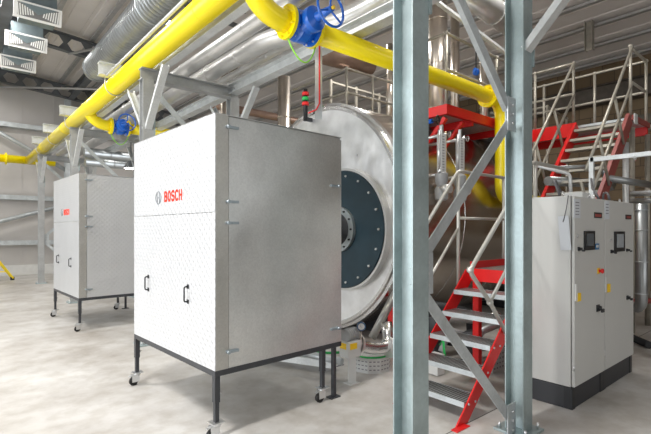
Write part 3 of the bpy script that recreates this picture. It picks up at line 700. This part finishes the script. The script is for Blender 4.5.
for k in range(5):
    z = .17+.20*k; x = 3.26+.205*k
    tr = MB().box(x, x+.235, YR+.008, YL-.008, z-.004, z).build('tread', M['grating'], t)
    e = MB(); e.box(x-.004, x, YR+.008, YL-.008, z-.045, z+.001); e.box(x+.235, x+.239, YR+.008, YL-.008, z-.045, z+.001); e.box(x, x+.235, YR+.008, YR+.012, z-.045, z); e.box(x, x+.235, YL-.012, YL-.008, z-.045, z)
    e.build('tread_edge', M['galv'], tr)
MB().box(4.42, 5.95, YR, YL, 1.166, 1.172).build('landing', M['grating'], t)
MB().box(4.40, 4.43, YR-.01, YL+.01, 1.04, 1.175).build('landing_front', M['red'], t)
MB().box(4.43, 5.95, YR-.015, YR, 1.06, 1.175).build('landing_side', M['red'], t)
MB().box(4.43, 5.95, YL, YL+.015, 1.06, 1.25).build('kick_board', M['red'], t)
for x, y in ((4.45, YL-.06), (5.2, YL-.06), (5.2, YR+.06)):
    p = MB().box(x-.035, x+.035, y-.035, y+.035, 0, 1.06).build('support_leg', M['red'], t)
    MB().box(x-.08, x+.08, y-.06, y+.06, 0, .008).build('foot_plate', M['red'], p)
# handrails
yr = YR-.03; yl = YL+.03
MB().tube(rounded([(3.88, yr, .66), (3.60, yr, .97), (3.28, yr, 1.26), (4.40, yr, 2.27), (5.25, yr, 2.27)], .06), .019, 12).build('handrail', M['rail'], t)
MB().tube([(3.60, yr, .97), (4.42, yr, 1.74), (5.25, yr, 1.74)], .016, 12).build('mid_rail', M['rail'], t)
MB().cyl((4.46, yr, 1.1), (4.46, yr, 2.27), .019, 12).build('rail_post', M['rail'], t)
MB().ball((3.60, yr, .97), .03).build('rail_joint', M['rail'], t); MB().ball((3.29, yr, 1.27), .03).build('rail_joint', M['rail'], t)
MB().tube(rounded([(3.88, yl, .66), (3.28, yl, 1.26), (4.22, yl, 2.24), (5.25, yl, 2.24)], .05), .019, 12).build('handrail', M['rail'], t)
MB().tube(rounded([(3.60, yl, 1.0), (4.22, yl, 1.62)], .05), .016, 12).build('mid_rail', M['rail'], t)
MB().tube([(4.22, yl, 1.73), (5.25, yl, 1.73)], .016, 12).build('mid_rail', M['rail'], t)
MB().cyl((4.22, yl, 1.0), (4.22, yl, 2.24), .019, 12).build('rail_post', M['rail'], t)
MB().cyl((5.2, yl, 1.1), (5.2, yl, 2.24), .019, 12).build('rail_post', M['rail'], t)

# ================================================================ CONTROL CABINETS
CY0, CY1, CT = 1.595, 2.0, 1.906
def small(mb, name, m, parent, lab=None):
    o = mb.build(name, m, parent)
    if lab: o['label'] = lab
    return o
def FX(px): return W(px, 230, Y=CY0-.02).x
def FZ(px, py): return W(px, py, Y=CY0-.02).z
def cabinet(x0, x1, label, left):
    t = thing('control_cabinet', label, 'electrical cabinet', (x0, CY0, 0), 0, 'grey control cabinets side by side')
    pl_ = MB().box(x0+.004, x1-.004, CY0+.004, CY1-.01, 0, .195).build('plinth', M['plinth'], t, .006)
    MB().box(x0+.001, x0+.07, CY0-.002, CY0+.07, .003, .192).build('plinth_corner', M['black'], pl_); MB().box(x1-.07, x1-.001, CY0-.002, CY0+.07, .003, .192).build('plinth_corner', M['black'], pl_)
    MB().box(x0+.002, x1-.002, CY0+.012, CY1, .2, CT).build('housing', M['cabinet'], t, .006)
    d = MB().box(x0+.006, x1-.006, CY0-.02, CY0+.006, .205, CT-.006).build('door', M['cabinet'], t, .006)
    for z in (.35, 1.7) : MB().cyl((x0+.012, CY0-.012, z), (x0+.012, CY0-.012, z+.05), .008, 8).build('hinge', M['bolt'], d)
    for xx in (x0+.06, x1-.06):
        MB().torus((xx, CY0+.1, CT+.025), (0, 1, 0), .018, .006, 16, 6).build('lifting_eye', M['bolt'], t)
    yf = CY0-.022
    def rect(pa, pb, th, name, m, lab=None, par=d):
        xa, xb = FX(pa[0]), FX(pb[0]); za = FZ((pa[0]+pb[0])/2, pa[1]); zb_ = FZ((pa[0]+pb[0])/2, pb[1])
        return small(MB().box(xa, xb, yf-th, yf+.003, zb_, za), name, m, par, lab)
    return t, d, rect, yf
xs_ = 4.975
t, d, rect, yf = cabinet(4.217, xs_, 'left control cabinet with paper on its side wall, screen and large black rotary switch', True)
def screen(rect, x0, y0, x1, y1, m, par):
    b_ = rect((x0, y0), (x1, y1), .012, 'display_bezel', M['black']); s = rect((x0+1.6, y0+2.5), (x1-1.6, y1-4), .0145, 'display', m, None, b_)
def switch(px, py, r, par, big=False):
    x = FX(px); z = FZ(px, py)
    b_ = MB().box(x-r, x+r, yf-.008, yf+.003, z-r, z+r).build('rotary_switch', M['black'], par)
    MB().cyl((x, yf-.03, z), (x, yf-.006, z), r*.75, 16).build('switch_knob', M['black'], b_)
    MB().box(x-r*.2, x+r*1.5, yf-.045, yf-.028, z-r*1.2, z-r*.2).build('switch_grip', M['black'], b_)
rect((573.8, 199), (580, 218), .002, 'label_strip', M['paper']); rect((575, 202), (578.6, 203), .003, 'print_line', M['ink'])
for k in range(4): rect((575, 205+3*k), (578.6, 205.8+3*k), .003, 'print_line', M['ink'])
sg = rect((594, 212.5), (601.5, 218), .003, 'name_plate', M['black']); rect((594.6, 214), (600.5, 217), .0045, 'plate_band', M['red_dull'], None, sg)
screen(rect, 583.6, 231, 593.6, 250, M['screen'], d)
rect((594.9, 243.5), (598.6, 249.6), .004, 'blue_meter', mat('meter_blue', (.03, .16, .35), .4)); rect((595.6, 245), (597.8, 247.5), .006, 'meter_display', M['white'])
switch(578.4, 249, .018, d)
x = FX(577.5); z = FZ(577.5, 236); MB().cyl((x, yf-.01, z), (x, yf, z), .012, 12).build('key_lock', M['bolt'], d)
x = FX(598.2); z = FZ(598.2, 270.8)
es = MB().box(x-.03, x+.03, yf-.006, yf, z-.027, z+.027).build('emergency_stop', M['ylabel'], d); MB().lathe((x, yf-.006, z), (0, -1, 0), [(0, .014), (.02, .014), (.022, .024), (.034, .024), (.04, .015)], 20).build('stop_button', M['red'], es)
switch(597.5, 308, .032, d)
x = FX(575); z0_, z1_ = FZ(575, 301), FZ(575, 284)
MB().box(x-.012, x+.022, yf-.012, yf, z0_, z1_).build('document_clip', M['white'], d)
rect((576, 293), (579, 301), .016, 'warning_sticker', M['ylabel'])
# paper hanging on side + cord
p = MB().bar((4.203, 1.64, 1.42), (4.180, 1.655, 1.725), .09, .002, up=(1, 0, 0)).build('hanging_note', M['paper']); tag(p, 'sheet of paper hanging on the side wall of the left control cabinet', 'paper')
t, d, rect, yf = cabinet(xs_+.004, 5.88, 'right control cabinet, farther from the camera, with pale screen', False)
rect((604.5, 201), (609, 219), .002, 'label_strip', M['paper'])
for k in range(4): rect((605.4, 204+3*k), (608, 204.8+3*k), .003, 'print_line', M['ink'])
sg = rect((625.4, 214.8), (631, 219.3), .003, 'name_plate', M['black']); rect((626, 216), (630.3, 218.4), .0045, 'plate_band', M['red_dull'], None, sg)
screen(rect, 613.8, 231.5, 623.6, 251.5, M['screen2'], d)  # paler display colour, no emission
switch(611, 251.5, .018, d); switch(626.6, 250, .016, d); switch(627, 297.5, .022, d)
x = FX(610.3); z = FZ(610.3, 240); MB().cyl((x, yf-.01, z), (x, yf, z), .012, 12).build('key_lock', M['bolt'], d)
x = FX(604.8); z0_, z1_ = FZ(604.8, 292), FZ(604.8, 277); MB().box(x-.014, x+.02, yf-.012, yf, z0_, z1_).build('document_clip', M['white'], d)
rect((606, 284), (608.6, 292), .016, 'warning_sticker', M['ylabel'])
# cables on the cabinet top
for i, pts in enumerate(([(4.35, 1.75, CT+.01), (4.35, 1.8, CT+.15), (4.6, 1.9, CT+.2), (4.9, 1.95, CT+.06)], [(5.2, 1.7, CT+.01), (5.35, 1.8, CT+.13), (5.6, 1.9, CT+.16), (5.8, 1.98, CT+.3)], [(5.35, 1.65, CT+.01), (5.45, 1.7, CT+.1), (5.62, 1.8, CT+.11), (5.78, 1.85, CT+.02)], [(4.2, 1.62, CT), (4.17, 1.62, CT-.1), (4.185, 1.66, CT-.25), (4.185, 1.65, 1.72)])):
    tag(MB().tube(rounded(pts, .09), .012 if i < 3 else .004, 8).build('control_cable', M['cable']), ['black cable looping over the top of the left cabinet', 'long black cable rising off the back of the right cabinet top', 'short black cable arching on the right cabinet top', 'thin cord holding the paper on the left cabinet side'][i], 'cable', 'cabinet cables')
tag(MB().box(4.75, 4.95, 1.7, 1.9, CT, CT+.07).build('junction_box', M['white'], None, .008), 'small white junction box on top of the left cabinet', 'box')

# strut frame and pipes right of cabinets
t = thing('strut_frame', 'galvanised strut post with a horizontal arm above the cabinets at right', 'support frame', (6.02, 2.05, 0))
MB().usec((6.02, 2.05, 0), (6.02, 2.05, 2.49), .05, .05, .004, up=(0, 1, 0)).build('post', M['galv_white'], t)
MB().usec((6.02, .2, 2.46), (6.02, 2.06, 2.46), .05, .05, .004).build('arm', M['galv_white'], t)
for y in (1.6, 1.15): MB().torus((6.02, y, 2.43), (0, 1, 0), .035, .006, 16, 6).build('hook', M['bolt'], t)
a = W(641.5, 230, d=5.6)
t = thing('vertical_jacketed_pipe', 'upright silver pipe with bottom elbow right of the cabinets', 'pipe', (a.x, a.y, .6))
MB().tube(rounded([(a.x, a.y, 1.93), (a.x, a.y, .62), (a.x+.5, a.y+.5, .55)], .12), .068, 20).build('jacket', M['duct'], t)
for z in (.8, 1.2, 1.6, 1.85): MB().torus((a.x, a.y, z), (0, 0, 1), .069, .006, 20, 6).build('seam_band', M['galv'], t)
b = W(626, 160, d=7.4)
tag(MB().cyl((b.x, b.y, 0), (b.x, b.y, 3.05), .05, 16).build('upright_pipe', M['galv_white']), 'slim pale upright pipe behind the strut arm at right', 'pipe')
gp = 'horizontal pipes at the right edge'
for (pa, pb, r, m_, lab) in ((W(606, 178, d=6.3), W(665, 187, d=7.0), .05, M['duct'], 'dark silver level pipe passing just above the right cabinet'),
                         (W(632, 194, d=6.0), W(668, 192, d=5.3), .035, M['galv'], 'upper thin grey pipe just above the upright silver pipe'),
                         (W(632, 201, d=6.1), W(668, 200, d=5.3), .035, M['galv'], 'lower thin grey pipe just above the upright silver pipe'),
                         (W(548, 181, d=6.6), W(612, 184, d=7.6), .07, M['duct'], 'grey pipe crossing behind the red stair foot'),
                         (W(630, 302, d=6.8), W(665, 300, d=7.8), .045, M['red_dull'], 'dark red low pipe right of the cabinets'),
                         (W(634, 131, d=8.8), W(668, 124, d=7.8), .06, M['rail_up'], 'brownish pipe crossing the brick wall at right edge')):
    tag(MB().cyl(pa, pb, r, 16).build('service_pipe', m_), lab, 'pipe', gp)
tag(MB().box(5.98, 6.03, 2.35, 2.55, .4, 1.75).build('red_panel_post', M['red']), 'narrow red upright just right of the right cabinet', 'post')
tag(MB().tube(rounded([W(538, 166, d=5.6), W(570, 174, d=5.6), W(571, 200, d=5.6)], .06), .022, 12).build('conduit', M['galv_white']), 'bent pale conduit rising behind the left cabinet', 'conduit')
for pts, lab in (([W(560, 168, d=6.2), W(600, 166, d=6.8), W(612, 190, d=6.8)], 'bent grey hose behind the cabinets below the stair'),):
    tag(MB().tube(rounded(pts, .1), .03, 12).build('hose', M['duct']), lab, 'hose')
# dark pipe bundle beyond right cabinet at floor
tag(MB().cyl((7.2, 1.75, .05), (8.6, 3.0, .05), .05, 12).build('floor_pipe', M['black']), 'black pipe lying on the floor right of the cabinets', 'pipe')
tag(MB().lathe((7.6, 2.4, .0), (0, 0, 1), [(0, .10), (.32, .10), (.34, .13), (.38, .13)], 20).build('floor_pump', M['pipe_clad']), 'small silver stub with flange on the floor right of the cabinets', 'fitting')

# ================================================================ PUMP / PIPING AT BOILER FRONT
a = W(352, 383, Z=0)
t = thing('feed_control_unit', 'grey actuator box with yellow label on a short white stand', 'pump unit', (a.x, a.y, 0))
MB().usec((a.x, a.y, 0), (a.x, a.y, .30), .08, .04, .006, up=(.6, 1, 0)).build('stand', M['white'], t)
MB().box(a.x-.07, a.x+.07, a.y-.06, a.y+.06, 0, .006).build('foot_plate', M['white'], t)
c = W(350, 348, d=4.6)
bx = MB().box(c.x-.09, c.x+.09, c.y-.07, c.y+.07, c.z-.085, c.z+.08).build('terminal_box', M['white'], t, .01)
MB().box(c.x-.065, c.x+.03, c.y-.075, c.y-.07, c.z+.005, c.z+.065).build('yellow_label', M['ylabel'], bx)
MB().box(c.x-.095, c.x-.09, c.y-.04, c.y+.05, c.z+.005, c.z+.065).build('yellow_label', M['ylabel'], bx)
mo = MB().cyl(c+V(-.06, .02, .13), c+V(.12, .05, .13), .065, 20).build('motor', M['grey_cast'], t)
for k in range(6): MB().torus(c+V(-.05+.03*k, .02+.005*k, .13), (1, .15, 0), .066, .005, 20, 6).build('cooling_fin', M['grey_cast'], mo)
# pipe with flange and elbow
pa = c+V(.12, .08, 0); pb = W(390, 347, d=5.0)
t = thing('flanged_elbow_pipe', 'bare steel pipe elbow with flange beside the actuator box', 'pipe', pa)
md = W(370, 349, d=4.85)
MB().tube(rounded([pa+V(0, 0, .02), md, pb+V(0, 0, .0), pb+V(.05, .1, .25)], .12, 8), .065, 20).build('pipe_run', M['stainless'], t)
dd = (md-pa).normalized()
for s in (.0, .05):
    f = flange(MB(), pa+dd*s, dd, .12, .025).build('flange', M['pipe_clad'], t); bolts(pa+dd*s, dd, .1, 8, .05, f, .008)
dirn = (Vector((pb.x, pb.y, 0))-Vector((md.x, md.y, 0))).normalized()
f = flange(MB(), pb-dirn*.03, dirn, .12, .03).build('flange', M['pipe_clad'], t)
g0 = W(361, 326, d=4.7)
t = thing('pressure_gauge', 'round pressure gauge with blue rim above the pipe elbow at the boiler foot', 'gauge', g0-V(0, 0, .2))
MB().cyl(g0-V(0, 0, .22), g0-V(0, 0, .04), .012, 10).build('stem', M['stack'], t)
nv = Vector((-.62, -.78, 0))
MB().lathe(g0, nv, [(0, .04), (0, .047), (.03, .047), (.03, .036)], 24).build('case', mat('gauge_blue', (.03, .10, .22), .3), t)
MB().lathe(g0+nv*.026, nv, [(.005, .035), (.008, .035)], 24).build('dial', M['white'], t)
MB().bar(g0+nv*.036+V(.0, 0, -.01), g0+nv*.036+V(-.012, .01, .024), .004, .003).build('needle', M['ink'], t)
# perforated drum / tray
a = W(378, 376, Z=0)
t = thing('perforated_tray', 'curved white slotted tray with green hose on top, on the floor at the boiler foot', 'tray', (a.x, a.y+.25, 0))
cc = Vector((a.x+.15, a.y+.25, 0)); outer = MB().lathe(cc, (0, 0, 1), [(.0, .21), (0, .225), (.165, .225), (.165, .21)], 10); outer.build('tray_wall', M['white'], t)
for k in range(10):
    for j in range(3):
        for q in (-.045, 0, .045):
            am = 2*PI*(k+.5)/10; rad_ = .225*math.cos(PI/10)+.001; U = Vector((-math.sin(am), math.cos(am), 0)); pz = .04+.045*j
            if k in (4, 5, 6, 7, 8): MB().bar(cc+Vector((math.cos(am), math.sin(am), 0))*rad_+U*(q-.013)+V(0, 0, pz), cc+Vector((math.cos(am), math.sin(am), 0))*rad_+U*(q+.013)+V(0, 0, pz), .004, .010).build('slot', M['ink'], t)
MB().torus(cc+V(0, 0, .172), (0, 0, 1), .2, .012, 24, 6).build('green_hose', M['green'], t)
tag(MB().tube([W(300, 352, d=5.0), W(342, 362, d=4.7)], .04, 8).build('corrugated_conduit', M['galv']), 'grey corrugated conduit low behind the nearer enclosure legs', 'conduit')
tr = thing('slotted_cable_tray', 'slotted galvanised tray lying behind the nearer enclosure legs', 'tray', (3.0, 3.95, 0))
MB().usec((2.95, 4.6, .1), (3.35, 3.75, .1), .2, .08, .005).build('channel', M['galv_white'], tr)
for k in range(9):
    f = k/8; MB().box(2.95+.4*f-.1, 2.95+.4*f+.1, 4.6-.85*f-.012, 4.6-.85*f+.012, .058, .064).build('slot', M['ink'], tr)
MB().tube([(2.9, 4.62, .16), (3.35, 3.9, .18), (3.5, 3.8, .18)], .015, 8).build('green_hose', M['green'], tr)

# clutter below the boiler seen through the stair
gq = 'pipework under the boiler flank'
def pw(px, py, d): return W(px, py, d=d)
items = [
 ([pw(430, 338, 5.6), pw(520, 352, 6.2)], .06, M['black'], 'black pipe running low behind the stair'),
 ([pw(432, 318, 5.7), pw(520, 322, 6.4)], .05, M['pipe_clad'], 'silver pipe running behind the upper stair treads'),
 ([pw(440, 352, 5.4), pw(448, 330, 5.5), pw(466, 336, 5.6)], .05, M['grey_cast'], 'bent grey pipe behind the left stair stringer'),
 ([pw(478, 372, 5.2), pw(478, 332, 5.4), pw(505, 322, 5.6)], .045, M['galv'], 'bent galvanised pipe behind the stair leg'),
 ([pw(434, 305, 5.9), pw(470, 312, 6.1), pw(472, 350, 6.0)], .06, M['black'], 'black bent pipe behind the second tread from the top'),
 ([pw(446, 362, 5.3), pw(500, 366, 5.6)], .05, M['black'], 'black pipe lying lowest behind the stair'),
 ([pw(486, 318, 5.6), pw(500, 312, 5.7), pw(503, 345, 5.7)], .035, M['stainless'], 'thin shiny bent pipe right of the red stair leg'),
 ([pw(440, 322, 5.3), pw(458, 345, 5.4), pw(500, 350, 5.7)], .03, M['stack'], 'thin brassy pipe behind the middle tread'),
]
for pts, r, m_, lab in items: tag(MB().tube(rounded(pts, .12), r, 14).build('low_pipe', m_), lab, 'pipe', gq)
for (px_, py_, lab) in ((434, 326, 'black round pump casing left of the stair, beside the left foreground column'), (471, 341, 'black round pump casing seen under the stair treads')):
    c = W(px_, py_, d=5.4); t = thing('circulation_pump', lab, 'pump', (c.x, c.y, 0), 0, 'pumps under the boiler')
    MB().lathe(c-V(.1, .05, 0), (1, .4, 0), [(0, .08), (.02, .13), (.12, .14), (.14, .09), (.3, .08)], 20).build('casing', M['black'], t, smooth=True)
    MB().box(c.x-.06, c.x+.1, c.y-.05, c.y+.08, 0, c.z-.1).build('pedestal', M['frame'], t)
for pts, lab in (([pw(440, 345, 5.1), pw(443, 338, 5.1), (pw(446, 352, 5.1).x, pw(446, 352, 5.1).y, .01)], 'green hose end left of the stair'), ([pw(463, 350, 5.1), (pw(470, 358, 5.1).x, pw(470, 358, 5.1).y, .01)], 'green hose end under the stair treads')):
    tag(MB().tube(pts, .014, 8).build('green_hose', M['green']), lab, 'hose', 'green hoses behind the stair')
t = thing('slotted_guard', 'white slotted guard plate on the floor behind the stair', 'guard', W(500, 376, Z=0))
a = W(492, 374, Z=0); b = W(522, 382, Z=0)
b = a+V(.55, .0, 0)
MB().bar(a+V(0, 0, .13), b+V(0, 0, .13), .015, .24).build('plate', M['white'], t)
for j in range(4):
    for k in range(9):
        q = a+V(.04+.06*k, -.009, .05+.05*j); MB().box(q.x-.012, q.x+.012, q.y-.002, q.y, q.z-.008, q.z+.008).build('slot', M['ink'], t)
t = MB().bar(W(431, 362, Z=.12), W(441, 365, Z=.12), .12, .22).build('white_foot_block', M['white']); tag(t, 'pale block on the floor left of the stair behind the lowest treads', 'block')

# ================================================================ SIGNAL TOWER, CABLE RISER
s = W(305.5, 119, X=4.40)
t = thing('signal_tower', 'black signal tower with red and green lamps above the nearer enclosure', 'signal light', s)
MB().box(s.x-.02, 4.56, s.y-.02, s.y+.02, s.z-.03, s.z+.03).build('bracket', M['frame'], t)
MB().cyl((s.x, s.y, s.z-.03), (s.x, s.y, s.z+.48), .036, 14).build('body', M['black'], t)
for z, m_ in ((.40, 'red_led'), (.32, 'green'), (.24, 'red_led')):
    o = MB().cyl((s.x, s.y, s.z+z-.025), (s.x, s.y, s.z+z+.028), .056, 16).build('lamp_module', M[m_], t); o['label'] = 'red lamp' if m_ == 'red_led' else 'green lamp'
s = W(318.5, 85, d=5.3)
t = thing('cable_riser', 'vertical grey cable rail with red cable hanging below the blue valve', 'cable rail', (s.x, s.y, 2.9))
MB().usec((s.x, s.y, 2.92), (s.x, s.y, 3.85), .085, .03, .004, up=(.6, .76, 0)).build('rail', M['galv'], t)
MB().tube([(s.x-.01, s.y-.03, 3.85), (s.x-.01, s.y-.03, 3.1), (s.x-.05, s.y-.02, 3.02), (s.x-.12, s.y+.05, 2.98)], .009, 8).build('red_cable', M['red_led'], t)

# ================================================================ CEILING VENTS, LAMPS
for i, (y, lab) in enumerate(((10.7, 'nearest and largest-looking white louvred ceiling vent'), (12.5, 'middle one of the three white louvred ceiling vents'), (14.3, 'farthest and lowest-looking white louvred ceiling vent'))):
    x0, x1 = .99, 1.83; z = 6.05
    t = thing('ceiling_vent', lab, 'vent', (1.4, y, z), 0, 'white louvred ceiling vents')
    MB().box(x0+.12, x1-.08, y+.1, y+.62, z-.08, z+.42).build('duct_box', M['vent_body'], t)
    A = Vector((0, y, z+.15)); B = Vector((0, y+.10, z-.17)); nrm = Vector((0, -.32, -.10)).normalized()
    fr = MB(); 
    def P(x, s): return Vector((x, A.y+(B.y-A.y)*s, A.z+(B.z-A.z)*s))
    fr.bar(P((x0+x1)/2, 0)+V(0, .02, 0), P((x0+x1)/2, 1)+V(0, .02, 0), x1-x0, .03, up=(0, 1, 0))
    f = fr.build('face_frame', M['vent_white'], t)
    for k in range(7):     # trapezoid louvres narrowing to the middle
        for sd in (-1, 1):
            xc = (x0+x1)/2; xa = xc+sd*(.36-.042*k)
            MB().bar(P(xa, .16+.04*k)+nrm*.004, P(xa-sd*.02, .88-.03*k)+nrm*.004, .022, .014, up=tuple(nrm)).build('louvre', M['vent_white'], f)
    MB().bar(P(x0+.06, .5)+nrm*.001, P(x1-.06, .5)+nrm*.001, .25, .008, up=tuple(nrm)).build('slot_field', M['vent_dark'], f)
    tr_ = MB(); q = [P(x0+.1, .13)+nrm*.014, P(x1-.1, .13)+nrm*.014, P((x0+x1)/2, .62)+nrm*.014]; q2 = [v_-nrm*.008 for v_ in q]
    a_ = [tr_.b.verts.new(v_) for v_ in q]; b2 = [tr_.b.verts.new(v_) for v_ in q2]
    tr_.b.faces.new(a_); tr_.b.faces.new(b2[::-1])
    for k in range(3): tr_.b.faces.new((a_[k], a_[(k+1) % 3], b2[(k+1) % 3], b2[k]))
    tr_.build('dark_triangle', M['vent_body'], f)  # flat dark triangle laid over the louvres
def highbay(p, label, e):
    t = thing('high_bay_lamp', label, 'lamp', p, 0, 'round roof lamps')
    MB().lathe(p+V(0, 0, -.02), (0, 0, 1), [(0, .17), (.02, .18), (.10, .12), (.18, .06)], 24).build('housing', M['steel_dark'], t)
    MB().lathe(p+V(0, 0, -.03), (0, 0, 1), [(0, .15), (.012, .15)], 24).build('lens', M['lamp'], t)
    MB().cyl(p+V(0, 0, .15), (p.x, p.y, zroof(p.x)), .012, 8).build('hanger', M['steel_dark'], t)
highbay(W(117.5, 59, d=13), 'small lit roof lamp just past the end of the spiral duct', 1)
highbay(W(164.5, 20.5, d=11), 'small lit roof lamp beside the spiral duct', 1)
highbay(W(131, 167.5, d=11), 'bright lamp seen low beyond the far enclosure top', 1)
# small valve in the background (dark blue) by yellow flange
c = W(476, 72, d=7.5); t = thing('dark_blue_stop_valve', 'small dark blue valve hanging behind the slanting foreground brace', 'valve', c)
MB().ball(c, .06).build('body', M['blue'], t); MB().cyl(c-V(.12, .05, 0), c+V(.12, .05, 0), .03, 10).build('pipe_stub', M['blue'], t); MB().cyl(c, c+V(0, 0, .35), .012, 8).build('stem', M['black'], t)

# step ladder at far left
t = thing('step_ladder', 'yellow stepladder with black feet leaning at the left edge', 'ladder', W(8, 280, Z=0))
f0 = W(12.5, 280, Z=0); f1 = f0+V(-.5, .45, 0)
tp0 = f0+V(-.72, -.32, 1.15); tp1 = f1+V(-.45, -.55, 1.15)
for a, b_ in ((f0, tp0), (f1, tp1)):
    MB().bar(a+V(0, 0, .06), b_, .13, .04).build('rail', M['ladder'], t); MB().box(a.x-.06, a.x+.05, a.y-.04, a.y+.04, 0, .10).build('foot', M['rubber'], t)
for k in range(1, 5):
    s = k/5; MB().bar((f0+V(0, 0, .06)).lerp(tp0, s), (f1+V(0, 0, .06)).lerp(tp1, s), .06, .025).build('rung', M['ladder'], t)
MB().bar(tp0+V(0, 0, .0), tp1, .09, .05).build('top_cap', M['green'], t)
